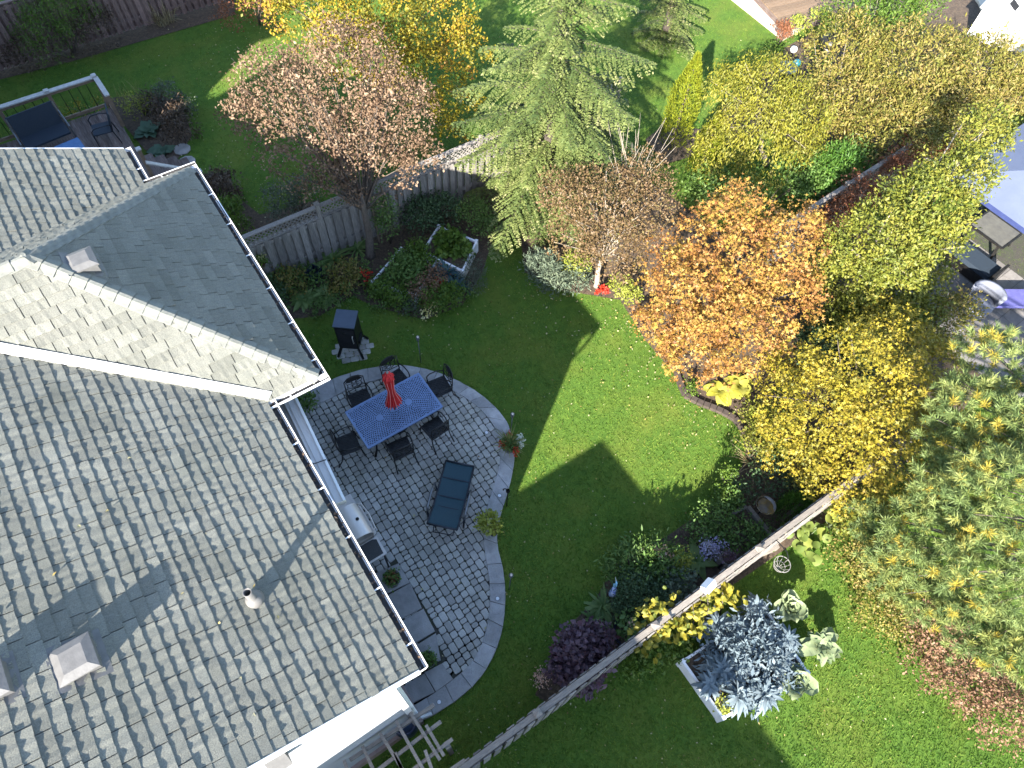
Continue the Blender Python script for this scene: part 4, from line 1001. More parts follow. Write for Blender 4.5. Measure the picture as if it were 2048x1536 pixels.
# love seat
c = G(85,262,DZ+.55)
ls = thing('love_seat', 'dark charcoal mesh love seat on the wooden deck by the railing', 'bench', (c.x,c.y,DZ), R(-90+5))
MB().box((.02,0,.40), (.52,1.15,.05)).obj('seat', M['darkcush'], ls)
MB().box((-.32,0,.66), (.05,1.15,.62), M=Matrix.Rotation(R(-16),3,'Y')).obj('backrest', M['darkcush'], ls)
for s in (-1,1):
    MB().tube([(-.36,s*.62,.70),(0,s*.63,.62),(.25,s*.63,.58),(.27,s*.63,0)], .02, 6).obj('arm_frame', M['copper'], ls); MB().tube([(-.40,s*.6,.95),(-.25,s*.61,.4),(-.30,s*.6,0)], .02, 6).obj('leg', M['copper'], ls)
MB().bar((-.40,-.6,.96),(-.40,.6,.96),.03,.03).obj('top_bar', M['darkcush'], ls)
# armchair
c = G(203,256,DZ+.42); dc = thing('sling_chair', 'dark blue sling armchair on the deck beside the railing corner', 'chair', (c.x,c.y,DZ), R(172))
MB().box((0,0,.40), (.48,.46,.03)).obj('seat', M['darkcush'], dc); MB().box((-.28,0,.66), (.03,.46,.55), M=Matrix.Rotation(R(-14),3,'Y')).obj('backrest', M['darkcush'], dc)
for s in (-1,1):
    MB().tube([(-.30,s*.25,.62),(-.1,s*.28,.66),(.15,s*.28,.64),(.24,s*.27,.55),(.24,s*.27,0)], .016, 6).obj('arm_frame', M['frame'], dc, True)
    MB().tube([(-.36,s*.24,.92),(-.25,s*.25,.42),(-.32,s*.25,0)], .016, 6).obj('leg', M['frame'], dc, True)
c = G(140,296,DZ+.45); ft = thing('blue_table', 'low table with bright blue cover beside the love seat', 'table', (c.x,c.y,DZ), R(5))
MB().box((0,0,.44), (.62,.55,.04)).obj('cover', M['bluecloth'], ft)
MB().prism([(-.325,-.29),(.325,-.29),(.325,.29),(-.325,.29)], .30, .418).obj('cover_skirt', M['bluecloth'], ft)
for x in (-.25,.25):
    for y in (-.2,.2): MB().bar((x,y,0),(x,y,.40),.04,.04,up=(1,0,0)).obj('leg', M['iron'], ft)
# stepping stones between deck and lawn
for (px, py) in ((365,300),(375,325),(385,350)):
    p = G(px,py); 
    MB().lathe([(.24,.0),(.24,.03),(.20,.04),(0,.041)], (0,0,0), 9).obj('stepping_stone', M['slab'], None, loc=(p.x,p.y,.012)).update_tag()
for i, o in enumerate([o for o in bpy.data.objects if o.name.startswith('stepping_stone')]): tag(o, ['grey stepping stone at the foot of the deck stairs','grey stepping stone between deck stairs and house gutter','grey stepping stone nearest the white house gutter'][i], 'stone', 'stepping stones by the deck')

# ---------------------------------------------------------------- raised vegetable beds
def raised_bed(label, pts, z, m, wd=.05, posts=True, fill=.06):
    W = [G(x,y,z) for x, y in pts]; c = sum(W, Vector())/len(W); t = thing('raised_bed', label, 'planter box', (c.x,c.y,0))
    for i in range(len(W)):
        a, b = W[i], W[(i+1)%len(W)]; d = (b-a).normalized()
        MB().bar((a.x+d.x*.03-c.x,a.y+d.y*.03-c.y,z/2),(b.x-d.x*.03-c.x,b.y-d.y*.03-c.y,z/2),wd,z).obj('side_board', m, t)
        if posts: MB().box((a.x-c.x,a.y-c.y,z/2+.015), (.075,.075,z+.03), rz=math.atan2(d.y,d.x)).obj('corner_post', m, t)
    MB().add([(p.x-c.x,p.y-c.y,z-fill) for p in W], [tuple(range(len(W)))]).obj('soil', M['soil'], t)
    return t
raised_bed('upper white raised bed full of squash leaves in front of the lattice fence', [(877,452),(953,482),(925,541),(846,502)], .42, M['plastic'])
raised_bed('lower white raised bed with red flowers spilling over its edge', [(802,497),(870,528),(832,590),(744,563)], .30, M['plastic'])
raised_bed('white raised bed full of blue grey kale beyond the near fence', [(1366,1322),(1447,1436),(1615,1345),(1530,1215)], .40, M['plastic'])
raised_bed('low timber frame bed beside the dark glass bird bath', [(1405,1062),(1495,1010),(1560,1090),(1455,1135)], .25, M['oldwood_h'], .09, False, .1)
# ---------------------------------------------------------------- neighbouring houses (cast the long shadows)
def plain_house(label, x0, x1, y0, y1, E0=5.3):
    h = thing('neighbour_house', label, 'house', ((x0+x1)/2,(y0+y1)/2,0)); c = h.location
    B = [(x0+.4,y0+.4),(x1-.4,y0+.4),(x1-.4,y1-.4),(x0+.4,y1-.4)]
    MB().prism([(a-c.x,b-c.y) for a, b in B], 0, E0-.1).obj('wall', M['siding'], h)
    hh = (y1-y0)/2; m_ = .5; z1 = E0+m_*hh
    r = MB(); q = [(x0,y0,E0),(x1,y0,E0),(x1,y1,E0),(x0,y1,E0),(x0+hh,y0+hh,z1),(x1-hh,y0+hh,z1)]
    q = [(a-c.x,b-c.y,z) for a, b, z in q]; r.add(q+[(a,b,z-.12) for a, b, z in q[:4]], [(0,1,5,4),(1,2,5),(2,3,4,5),(3,0,4),(0,6,7,1),(1,7,8,2),(2,8,9,3),(3,9,6,0),(6,9,8,7)])
    r.obj('roof', M['shingle'], h)
    for yy in (y0+2.0, y0+4.5):
        if yy < y1-1:
            wn = MB().box((x1-.38-c.x,yy-c.y,1.5), (.06,1.2,1.2)).obj('window', M['white'], h); MB().box((x1-.35-c.x,yy-c.y,1.5), (.03,1.05,1.05)).obj('pane', M['glassblue'], wn)
    return h
hs_ = plain_house('two storey neighbouring house south of the fence, casting its shadow on the lawn', -14.5, -1.85, -7.3, -2.6)
hs2 = plain_house('second neighbouring house set back farther south of the fence', -15.0, -2.95, -17.0, -7.6)
hn_ = plain_house('neighbouring house north of the wooden deck', -15.5, -4.0, 13.3, 23.0, 7.0)
# ---------------------------------------------------------------- trellis pergola at the house corner
pc = G(800,1500,2.1); pg = thing('trellis', 'weathered wooden slat trellis at the corner of the house by the fence', 'trellis', (pc.x,pc.y,0))
ZT = 2.1
def pz(px, py, z=ZT): q = G(px,py,z); return (q.x-pc.x, q.y-pc.y, z)
for a, b, z in (((700,1520),(868,1410),2.1),((730,1560),(882,1443),2.1),((800,1560),(905,1478),2.1),((850,1575),(930,1520),2.1)):
    MB().bar(pz(*a,z), pz(*b,z), .055, .09).obj('beam', M['oldwood_h'], pg)
for a, b in (((688,1520),(712,1590)),((725,1492),(765,1580)),((760,1466),(818,1560)),((792,1442),(850,1545)),((820,1424),(880,1520)),((852,1450),(888,1512)),((850,1500),(875,1570)),((790,1505),(820,1580))):
    MB().bar(pz(*a,2.165), pz(*b,2.165), .05, .035).obj('slat', M['oldwood_h'], pg)
for q in ((818,1428),(893,1488)):
    p = G(*q,2.1); MB().box((p.x-pc.x,p.y-pc.y,1.03), (.09,.09,2.06)).obj('post', M['oldwood'], pg)
b = G(810,1446,.6); bb = thing('rain_barrel', 'dark blue barrel tucked against the house corner by the trellis', 'barrel', (b.x,b.y,.02))
MB().lathe([(.0,.0),(.19,0),(.23,.2),(.24,.4),(.22,.66),(.2,.70),(.17,.70),(.16,.64)], n=18).obj('drum', M['bluepot'], bb, True); MB().lathe([(.16,.62),(0,.60)], n=14).obj('water', M['glassblue'], bb)

# ---------------------------------------------------------------- lawn edging, ornaments
pts = [(1350,735),(1358,762),(1370,790),(1400,806),(1438,820),(1468,836),(1486,858),(1497,890),(1500,920)]
W_ = [G(x,y,.05) for x, y in pts]; ed = thing('lawn_edging', 'curved dark stone edging between the sunlit lawn and the yellow shrubs', 'edging', (W_[0].x,W_[0].y,0))
ap = arc_points(W_, .16)
for (p, _), (q, _) in zip(ap, ap[1:]):
    d = (q-p).normalized(); MB().bar(p+d*.006, q-d*.006, .13, .11).obj('edging_block', M['edging'], ed, world=True)
# heron
hp = G(1217,1195); he = thing('heron_ornament', 'blue and white metal heron ornament beside the dark shrubs', 'ornament', (hp.x,hp.y,0), R(60))
M['heron'] = mat('blue_heron_paint', (.10,.16,.42), (.45,.50,.62), 18, .5, stretch=(1,1,.35)); M['heronneck'] = mat('pale_heron_paint', (.25,.50,.62), (.18,.40,.55), 10, .5)
MB().tube([(0,0,.35),(-.03,0,.42),(-.05,0,.55),(-.02,0,.68),(.02,0,.74)], [.02,.075,.085,.055,.03], 10).obj('body', M['heron'], he, True)
MB().tube([(.02,0,.72),(.055,0,.80),(.02,0,.87),(-.01,0,.93),(.02,0,1.0),(.06,0,1.0)], [.03,.025,.02,.018,.022,.016], 8).obj('neck', M['heronneck'], he, True)
MB().tube([(.05,0,1.0),(.16,0,.97)], [.012,.002], 6).obj('beak', M['yellowpaint'] if 'yellowpaint' in M else M['steel'], he)
for s in (-1,1): MB().tube([(-.03,s*.03,.45),(-.01,s*.03,.2),(0,s*.03,-.03)], .008, 6).obj('leg', M['iron'], he)
# bird bath of dark glass
bp = G(1531,1012,.7); bi = thing('bird_bath', 'round dark glass bird bath bowl on a stand between fence and yellow tree', 'bird bath', (bp.x,bp.y,0))
M['darkglass'] = mat('dark_glass', (.07,.05,.025), (.03,.022,.015), 8, .08, spec=.8)
MB().lathe([(.0,.66),(.09,.665),(.16,.70),(.205,.75),(.215,.75),(.17,.685),(.09,.645),(.0,.64)], n=24).obj('bowl', M['darkglass'], bi, True)
MB().lathe([(.0,.705),(.165,.705)], n=20).obj('water', M['darkglass'], bi)
MB().tube([(0,0,0),(0,0,.65)], .018, 8).obj('stand', M['iron'], bi)
# white cut-out ornament on the fence
op = G(1410,1172,1.78); on = thing('fence_ornament', 'small white bird house shaped ornament on top of the fence', 'ornament', (op.x,-1.05,1.75), R(10))
MB().prism([(-.09,-.07),(.09,-.07),(.09,.07),(-.09,.07)], 0, .18).obj('box', M['plastic'], on)
MB().add([(-.12,-.10,.17),(.12,-.10,.17),(.12,.10,.17),(-.12,.10,.17),(-.12,0,.29),(.12,0,.29)], [(0,1,5,4),(2,3,4,5),(0,4,3),(1,2,5),(3,2,1,0)]).obj('roof', M['white'], on)
MB().lathe([(0,0),(.022,0)], n=10).obj('entrance', M['black'], on, loc=(0,-.072,.11), rot=(R(90),0,0))
# hanging wire basket on the near fence
hbp = G(1548,1120,1.1); hb_ = thing('wire_basket', 'round pale wire basket hanging on a bracket outside the near fence', 'basket', (hbp.x,hbp.y-.15,0))
ring = [(.16*math.cos(k*math.pi/10), .16*math.sin(k*math.pi/10), 1.25) for k in range(21)]
w_ = MB(); w_.tube(ring, .008, 5); w_.tube([(x*.7,y*.7,1.1) for x, y, z in ring], .007, 5)
for k in range(0,20,2): w_.tube([ring[k], (ring[k][0]*.7,ring[k][1]*.7,1.1), (0,0,1.03)], .005, 4)
w_.obj('wire_cage', M['greypot'], hb_)
MB().tube([(0,0,1.25),(0,.02,1.6),(0,.12,1.72),(0,(-1.05-(hbp.y-.15)),1.70)], .010, 6).obj('bracket', M['iron'], hb_)
# blue barrel planter
t, c = pot('barrel_planter', 'large dark blue tub with a green plant by the near fence', 1254, 1268, 0, .30, .42, M['bluepot'])
sub_foliage(t, 'leaves', c+Vector((.02,.05,.12)), .24, LM['hosta'], 26, 9, .07, .10); sub_foliage(t, 'flowers', c+Vector((.05,.1,.30)), .06, LM['salmon'], 3, 6, .02, .05)
t, c = pot('flower_basket', 'hanging basket of white, yellow and pink flowers beside the gutter and lattice fence', 521, 530, .75, .14, .16, M['terracotta'], 'basket')
t.location.z = .75
MB().tube([(0,0,-.75),(0,0,.05)], .02, 6).obj('stand', M['iron'], t)
sub_foliage(t, 'leaves', c+Vector((0,0,.05)), .20, LM['bright'], 26, 9, .05, .06); sub_foliage(t, 'white_flowers', c+Vector((.04,.1,.12)), .14, LM['yellowf'], 16, 6, .03, .045, aspect=.9); sub_foliage(t, 'pink_flowers', c+Vector((-.17,-.06,.05)), .09, LM['pinkf'], 12, 8, .03, .05, aspect=.9)
b_ = G(628,548,.15); bk = thing('blue_bucket', 'dark blue plastic crate half hidden among hostas by the fence', 'crate', (b_.x,b_.y,.01), R(30))
MB().prism([(-.16,-.13),(.16,-.13),(.16,.13),(-.16,.13)], 0, .02).obj('bottom', M['bluepot'], bk)
for s in (-1,1): MB().box((s*.165,0,.14), (.02,.30,.28)).obj('side', M['bluepot'], bk); MB().box((0,s*.14,.14), (.31,.02,.28)).obj('side', M['bluepot'], bk)
# ladder leaning at the fence
a0, a1 = G(772,478), G(738,398,1.7)
ld = thing('wooden_ladder', 'pale wooden ladder leaning on the lattice fence beside the tree trunk', 'ladder', (a0.x,a0.y,0))
base = Vector((0,0,0)); topv = Vector((-.02,(11.0-a0.y)-.06,1.75)); sd = Vector((.20,0,0))
for s in (-1,1): MB().bar(base+sd*s, topv+sd*s*.85, .035, .045).obj('stile', M['railwood'], ld)
for k in range(1,7): q = base.lerp(topv, k/7); MB().bar(q-sd*1.15, q+sd*1.15, .03, .025).obj('rung', M['railwood'], ld)

# ---------------------------------------------------------------- rear gardens
cp_ = pxpoly([(1425,-30),(1565,82),(1640,40),(1560,-60)]); structure(MB().prism(cp_, 0, .10).obj('rear_patio', M['concrete']))
cp_ = pxpoly([(1955,10),(1990,95),(2048,112),(2110,60),(2110,-60),(1900,-60)]); structure(MB().prism(cp_, 0, .10).obj('rear_terrace', M['concrete']))
rd = G(1600,15,.35); rdk = thing('rear_deck', 'brown boarded deck at the top edge beyond the sunlit lawn', 'deck', (rd.x,rd.y,0), R(-12))
bm2 = MB().box((0,0,0), (3.4,.135,.035)).mesh('deck_board', M['deckbrown'] if 'deckbrown' in M else mat('brown_deck', (.20,.135,.085), (.12,.08,.05), 8, .8, .3, 30, stretch=(.8,6,6), obj_var=.2))
for i in range(14): place('deck_board', bm2, rdk, (.6,-.65+i*.145,.36))
MB().box((.6,.3,.17), (3.3,2.0,.32)).obj('deck_frame', M['deckwood'], rdk)
# white shed wall with a small dark window, top right corner
wp = G(2030,40,1.0); ws = thing('white_shed', 'white painted shed with a small dark roof window at the top right corner', 'shed', (wp.x+.3,wp.y+.2,0), R(15))
MB().box((.2,.5,.5), (1.3,.9,1.0)).obj('wall', M['white'], ws)
MB().add([(-.55,-.05,1.02),(.95,-.05,1.02),(.95,1.05,1.02),(-.55,1.05,1.02),(-.55,.5,1.3),(.95,.5,1.3)], [(0,1,5,4),(2,3,4,5),(0,4,3),(1,2,5),(3,2,1,0)]).obj('roof', M['white'], ws)
wn = MB().box((.1,.2,1.17), (.5,.42,.03), M=Matrix.Rotation(math.atan(.51),3,'X')).obj('window', M['white'], ws); MB().box((.1,.195,1.19), (.40,.32,.02), M=Matrix.Rotation(math.atan(.51),3,'X')).obj('pane', M['black'], wn)
# dark feeder pole, glass globe bird bath
fp = G(1606,205); fe = thing('feeder_pole', 'black pole with dark umbrella shaped baffle beside the rear patio', 'bird feeder', (fp.x,fp.y,0))
MB().tube([(0,0,-.05),(0,0,2.3)], .018, 8).obj('pole', M['iron'], fe)
MB().lathe([(.0,2.38),(.10,2.34),(.28,2.20),(.34,2.05),(.33,2.04),(.26,2.18),(.08,2.31),(0,2.34)], n=18).obj('baffle', M['bronze'], fe, True)
MB().lathe([(.0,1.55),(.09,1.55),(.09,1.85),(.12,1.87),(0,1.95)], n=12).obj('feeder', M['steel'], fe, True)
gp = G(1572,140,.6); gg = thing('glass_bird_bath', 'blue glass bird bath bowl on a pedestal in the rear garden', 'bird bath', (gp.x,gp.y,0))
MB().lathe([(.16,0),(.06,.1),(.05,.5),(.10,.56)], n=14).obj('pedestal', M['iron'], gg, True); MB().lathe([(0,.57),(.18,.60),(.32,.70),(.335,.70),(.2,.57),(0,.55)], n=24).obj('bowl', M['glassblue'], gg, True)
tp = G(1593,128,.5); tg = thing('teal_ornament', 'small teal glazed ball ornament beside the blue glass bird bath', 'ornament', (tp.x,tp.y,0))
MB().lathe([(.08,0),(.05,.1),(.04,.40)], n=12).obj('stand', M['iron'], tg, True); MB().lathe([(0,.40),(.08,.42),(.13,.50),(.13,.56),(.08,.64),(0,.66)], n=16).obj('ball', M['teal'], tg, True)
wp2 = G(1588,98,.3); wg = thing('white_globe', 'small white globe ornament on a stub post in the rear garden', 'ornament', (wp2.x,wp2.y,0))
MB().tube([(0,0,0),(0,0,.2)], .03, 8).obj('post', M['iron'], wg); MB().lathe([(0,.18),(.09,.21),(.12,.29),(.09,.37),(0,.40)], n=14).obj('globe', M['plastic'], wg, True)
# gazebo with blue grey canopy
gz = 2.25; k0 = G(1895,347,gz); k1 = G(2110,500,gz); dd = (k1-k0); ga = math.atan2(dd.y, dd.x); GL = 4.4
ge = thing('gazebo', 'gazebo with blue grey cloth canopy over patio furniture at the right edge', 'gazebo', (k0.x,k0.y,0), ga)
ce = (GL/2, GL/2, gz+.75); cn = [(0,0,gz),(GL,0,gz),(GL,GL,gz),(0,GL,gz)]
cm_ = MB(); cm_.add(cn+[ce], [(0,1,4),(1,2,4),(2,3,4),(3,0,4)]); cano = cm_.obj('canopy', M['canopy'], ge)
v = MB()
for i in range(4):
    a, b = Vector(cn[i]), Vector(cn[(i+1)%4]); v.add([a,b,b-Vector((0,0,.13)),a-Vector((0,0,.13))], [(0,1,2,3)])
v.obj('valance', M['navy'], cano)
for x, y, _ in cn:
    MB().bar((x+(.08 if x == 0 else -.08),y+(.08 if y == 0 else -.08),0),(x+(.08 if x == 0 else -.08),y+(.08 if y == 0 else -.08),gz),.07,.07,up=(1,0,0)).obj('post', M['bronze'], ge)
tile = MB().prism([(0,0),(.39,0),(.39,.39),(0,.39)], 0, .03).mesh('tile', M['greytile'])
tr = structure(MB().prism([tuple((k0+Matrix.Rotation(ga,3,'Z')@Vector(q))[:2]) for q in ((.5,-2.2,0),(5.5,-2.2,0),(5.5,4.5,0),(.5,4.5,0))], 0, .02).obj('gazebo_patio', M['sand']))
for i in range(15):
    for j in range(17):
        q = k0+Matrix.Rotation(ga,3,'Z')@Vector((.55+i*.4,-2.15+j*.4,0)); 
        if j < 9 and i < 12: place('tile', tile, tr, (q.x,q.y,.012+random.uniform(-.002,.002)), (0,0,ga))
def lounge(label, px, py, z, w_, d_, rz, mm, back=True):
    c = G(px,py,z); s = thing('outdoor_sofa', label, 'sofa', (c.x,c.y,.045), rz)
    MB().box((0,0,.16), (w_,d_,.24)).obj('base', M['bronze'], s)
    MB().box((0,.02,.36), (w_-.06,d_-.08,.14)).obj('seat_cushion', mm, s)
    if back: MB().box((0,d_/2+.04,.52), (w_,.12,.55), M=Matrix.Rotation(R(-8),3,'X')).obj('backrest', mm, s)
    for x in (-1,1): MB().box((x*(w_/2+.04),0,.33), (.07,d_,.56)).obj('arm', M['bronze'], s)
lounge('dark navy outdoor sofa in front of the gazebo', 1935, 510, .4, 1.7, .65, ga, M['darkcush'], False)
c = G(1965,600,.5); ac = thing('grey_armchair', 'grey covered round armchair below the gazebo by the pine', 'chair', (c.x,c.y,.045), ga+R(20))
MB().lathe([(.0,.0),(.34,0),(.36,.35),(.33,.42),(.0,.44)], n=18).obj('seat', M['cush'], ac, True)
bk_ = MB()
for k in range(11):
    a = math.pi*k/10; bk_.v += [(.37*math.cos(a),.37*math.sin(a),.40),(.42*math.cos(a),.42*math.sin(a),.78),(.33*math.cos(a),.33*math.sin(a),.78),(.30*math.cos(a),.30*math.sin(a),.42)]
bk_.f = [(4*k+i,4*k+(i+1)%4,4*k+4+(i+1)%4,4*k+4+i) for k in range(10) for i in range(4)]+[(3,2,1,0),(40,41,42,43)]
bk_.obj('backrest', M['cush'], ac, True)
c = G(2030,590,.5); pl_ = thing('violet_lounger', 'violet blue cushioned lounger at the right edge by the pine', 'lounger', (c.x,c.y,.045), ga+R(55))
M['violetc'] = mat('violet_cushion', (.10,.10,.28), (.07,.07,.22), 6, .85); MB().box((0,0,.30), (1.6,.55,.10)).obj('cushion', M['violetc'], pl_)
for x in (-.7,.7):
    for y in (-.22,.22): MB().bar((x,y,0),(x,y,.25),.04,.04,up=(1,0,0)).obj('leg', M['iron'], pl_)
c = G(1990,460,.5); gt = thing('glass_table', 'square glass topped patio table under the canopy edge', 'table', (c.x,c.y,.045), ga)
MB().box((0,0,.48), (1.0,.9,.02)).obj('glass_top', mat('table_glass', (.14,.14,.13), (.10,.10,.10), 4, .12, spec=.8), gt)
for s in (-1,1): MB().bar((-.52,s*.46,.48),(.52,s*.46,.48),.05,.05).obj('frame_bar', M['bronze'], gt); MB().bar((s*.52,-.43,.48),(s*.52,.43,.48),.05,.05).obj('frame_bar', M['bronze'], gt)
for x in (-.48,.48):
    for y in (-.42,.42): MB().bar((x,y,0),(x*.8,y*.8,.46),.06,.06,up=(1,0,0)).obj('leg', M['bronze'], gt)
# ---------------------------------------------------------------- lawn blades and fallen leaves
def in_any_bed(x, y): return any(inside((x,y), p) for p in BEDP.values())
def lawn_points(n, poly_px):
    xs1 = [p[0] for p in poly_px]; ys1 = [p[1] for p in poly_px]; out = []
    return out
LAWN_BLOCK = list(BEDP.values())+[[tuple(p[:2]) for p in OUTW]+[(-.5,0),(-.5,8)]]
def poly_mask(X, Y, poly):
    c = np.zeros(len(X), bool); n = len(poly)
    for i in range(n):
        x1, y1 = poly[i]; x2, y2 = poly[i-1]
        with np.errstate(divide='ignore', invalid='ignore'):
            c ^= ((y1 > Y) != (y2 > Y)) & (X < (x2-x1)*(Y-y1)/((y2-y1) or 1e-9)+x1)
    return c
# blades are spread evenly over the picture so that near and far lawn get the same grain
def sample_ground(n):
    px = RNG.uniform(-60, 2108, n); py = RNG.uniform(-60, 1596, n)
    F = np.array(_F); Rr_ = np.array(_Rr); Ur_ = np.array(_Ur); C = np.array(CAM_POS)
    v = F*F_PX+Rr_*(px-1024)[:,None]-Ur_*(py-768)[:,None]; Q = C+v*((0-C[2])/v[:,2])[:,None]
    ok = ~((Q[:,0] < -.3) & (Q[:,1] > .0) & (Q[:,1] < 11.0))
    for b in LAWN_BLOCK: ok &= ~poly_mask(Q[:,0], Q[:,1], b)
    return Q[ok]
Q = sample_ground(330000); n = len(Q)
a = RNG.uniform(0, 2*np.pi, n); h = RNG.uniform(.018, .05, n); ln = RNG.normal(0, .035, (n,2)); wd = RNG.uniform(.006, .013, n)
V = np.zeros((n,3,3)); s = np.stack([np.cos(a), np.sin(a)], 1)*wd[:,None]
V[:,0,:2] = Q[:,:2]-s; V[:,1,:2] = Q[:,:2]+s; V[:,2,:2] = Q[:,:2]+ln; V[:,2,2] = h
patch = .5+.5*np.sin(Q[:,0]*1.3+1)*np.sin(Q[:,1]*1.1+2)+.25*np.sin(Q[:,0]*4.1)*np.cos(Q[:,1]*3.7)
patch2 = np.sin(Q[:,0]*2.3+np.sin(Q[:,1]*1.7)*2)*np.sin(Q[:,1]*2.9+np.sin(Q[:,0]*1.3)*2)
rnd = np.clip(RNG.random(n)*.6+patch*.26+.16*patch2, 0, 1)
g = place('grass', np_mesh('grass', V.reshape(-1,3), np.arange(3*n).reshape(-1,3), M['blade'], rnd)); stuff(g, 'short green lawn grass between the beds and patio', 'grass')
Q = sample_ground(3600)[:1500]; n = len(Q)
V, T = leaf_arrays(Q+np.array([0,0,.05]), RNG.normal(size=(n,3))*[1,1,.2], RNG.normal(size=(n,3))*.4+[0,0,1], RNG.uniform(.02,.055,n), RNG.uniform(.015,.035,n))
LM['fallen'] = leafmat('fallen_leaf', [(.30,.26,.14),(.42,.40,.24),(.34,.26,.08),(.20,.11,.05)], .2)
LX = []
for (fx, fy, fs, fn) in ((1330,700,70,170),(1450,840,60,110),(1250,640,50,80),(620,330,120,260),(520,60,90,300),(860,640,90,60),(1120,600,70,70)):
    for _ in range(fn): q = G(fx+random.gauss(0,fs), fy+random.gauss(0,fs*.7)); LX.append((q.x,q.y,.05))
for _ in range(46): LX.append((random.uniform(.3,3.8), random.uniform(.5,7), .062))
for _ in range(70):
    ux_, vy_ = random.uniform(-4.5,-.05), random.uniform(.1,10.5)
    if vy_ < V0-.3: LX.append((ux_, vy_, zm(ux_)+.022))
LX = np.array(LX); ok = np.ones(len(LX), bool)
LX = LX[ok]; k_ = len(LX); V2, T2 = leaf_arrays(LX, RNG.normal(size=(k_,3))*[1,1,.2], RNG.normal(size=(k_,3))*.4+[0,0,1], RNG.uniform(.03,.07,k_), RNG.uniform(.02,.045,k_))
V, T = np.concatenate([V, V2]), np.concatenate([T, T2+len(V)]); n = n+k_
stuff(place('fallen_leaves', np_mesh('fallen_leaves', V, T, LM['fallen'], np.repeat(RNG.random(n), 2))), 'pale fallen leaves scattered over the lawn', 'leaves')

# ---------------------------------------------------------------- trees
def B(*l): return [blob(*q) for q in l]
tree('brown_tree', 'round headed tree with dry brown leaves standing in front of the lattice fence', 'tree', G(741,512), G(727,415,1.9), .11,
  B((560,190,3.5,100),(690,150,4.1,115),(795,225,3.7,85),(620,285,3.1,105),(735,315,2.9,100),(490,240,3.3,55),(835,320,2.8,55),(660,365,2.5,60)), LM['brownleaf'], M['bark'], 1100, 19, .095, .068, nlimb=70, limb_r=.026, aspect=.55, shell=.6, up=.2)
tree('yellow_tree', 'large yellow and orange leaved tree at the top behind the brown tree', 'tree', G(760,250), G(750,170,1.8), .14,
  B((640,20,3.4,110),(760,30,3.5,120),(870,50,3.0,90),(850,160,2.2,85),(745,130,2.8,100),(560,-20,3.2,95),(900,220,1.4,60),(920,110,2.4,70),(890,280,.8,45),(690,90,2.6,90)), LM['yelor'], M['bark'], 620, 34, .10, .080, nlimb=24, aspect=.6)
tree('crab_tree', 'small tree with brownish leaves and bare twigs between spruce and orange maple', 'tree', G(1193,572), G(1204,515,1.2), .07,
  B((1200,430,2.5,105),(1130,400,2.7,65),(1285,420,2.6,75),(1225,500,1.9,70),(1290,350,2.9,50),(1150,480,2.0,60)), LM['crab'], M['palebark'], 850, 16, .09, .060, nlimb=40, limb_r=.02)
tb_ = Vector(G(1250,420,1.6)); t = [o for o in bpy.data.objects if o.name == 'crab_tree'][0]
twigs('bare_branches', tb_, [G(1270+random.uniform(-60,90), 270+random.uniform(-50,70), 3.4+random.uniform(-.4,.5)) for _ in range(26)], M['palebark'], t, .014, .003, 4)
tree('orange_maple', 'bright orange leaved maple at the centre right above the sunlit lawn', 'tree', G(1455,690), G(1450,620,1.2), .10,
  B((1450,520,2.7,120),(1380,600,2.3,105),(1540,500,2.7,105),(1480,650,1.9,110),(1395,690,1.4,85),(1560,600,2.1,85),(1470,420,3.1,60),(1335,530,2.1,70),(1600,450,2.6,50),(1375,725,.8,45),(1330,650,1.4,60),(1450,620,2.3,80),(1500,700,1.2,62),(1440,720,.9,50)), LM['orange'], M['bark'], 760, 28, .085, .080, kind='five', aspect=.9, nlimb=16, up=.7)
tree('yellow_maple', 'golden yellow leaved tree beside the pine and near fence', 'tree', G(1690,905), G(1700,850,1.2), .10,
  B((1720,760,2.5,125),(1640,830,2.0,120),(1775,880,2.2,120),(1700,940,1.6,100),(1835,800,2.3,85),(1590,760,1.5,75),(1565,880,1.2,65),(1800,690,2.3,75),(1640,950,1.0,60),(1870,730,2.0,65),(1870,860,1.8,60),(1760,640,1.6,55)), LM['yellow'], M['bark'], 900, 29, .088, .072, kind='five', aspect=.85, nlimb=20, up=.7)
tree('leaning_oak', 'yellow green leaved tree with pale leaning trunk in front of the blue canopy', 'tree', G(1628,632), G(1745,532,2.2), .10,
  B((1845,420,3.4,95),(1905,365,3.7,85),(1765,490,3.1,90),(1965,275,3.9,62),(1845,490,2.9,80),(1700,500,2.7,62),(1945,330,3.6,45),(1795,430,3.3,62),(1720,560,2.2,50),(1800,545,2.4,55)), LM['oak'], M['palebark'], 640, 32, .088, .082, nlimb=18, limb_r=.04, aspect=.5, up=.7)
tree('weeping_tree', 'weeping tree with yellow green hanging leaves behind the orange maple', 'tree', G(1530,330), G(1525,260,1.6), .07,
  B((1520,200,2.3,95),(1465,185,2.3,60),(1590,235,2.1,70),(1515,290,1.6,105),(1440,310,1.3,70),(1600,300,1.2,55)), LM['weep'], M['palebark'], 620, 30, .09, .085, droop=1.0, aspect=.34, nlimb=14, limb_r=.014, flat=1.6)
def thick(lab, bl, ncl, m='olive', sz=.10): return shrub('tall_shrub', lab, 'shrub', bl, LM[m], int(ncl*1.3), 27, .10, sz, group='tall olive shrubs of the rear garden', aspect=.36, nstem=16, up=.6, shell=.5, flat=1.4, stem=M['palebark'])
thick('tall olive shrub left of the rear thicket beside the feeder pole', B((1690,110,1.9,85),(1700,210,1.4,95),(1650,240,1.0,60)), 330)
thick('tall feathery green shrub at the top edge of the rear thicket', B((1740,40,2.2,90),(1800,10,2.2,80)), 260, 'bright')
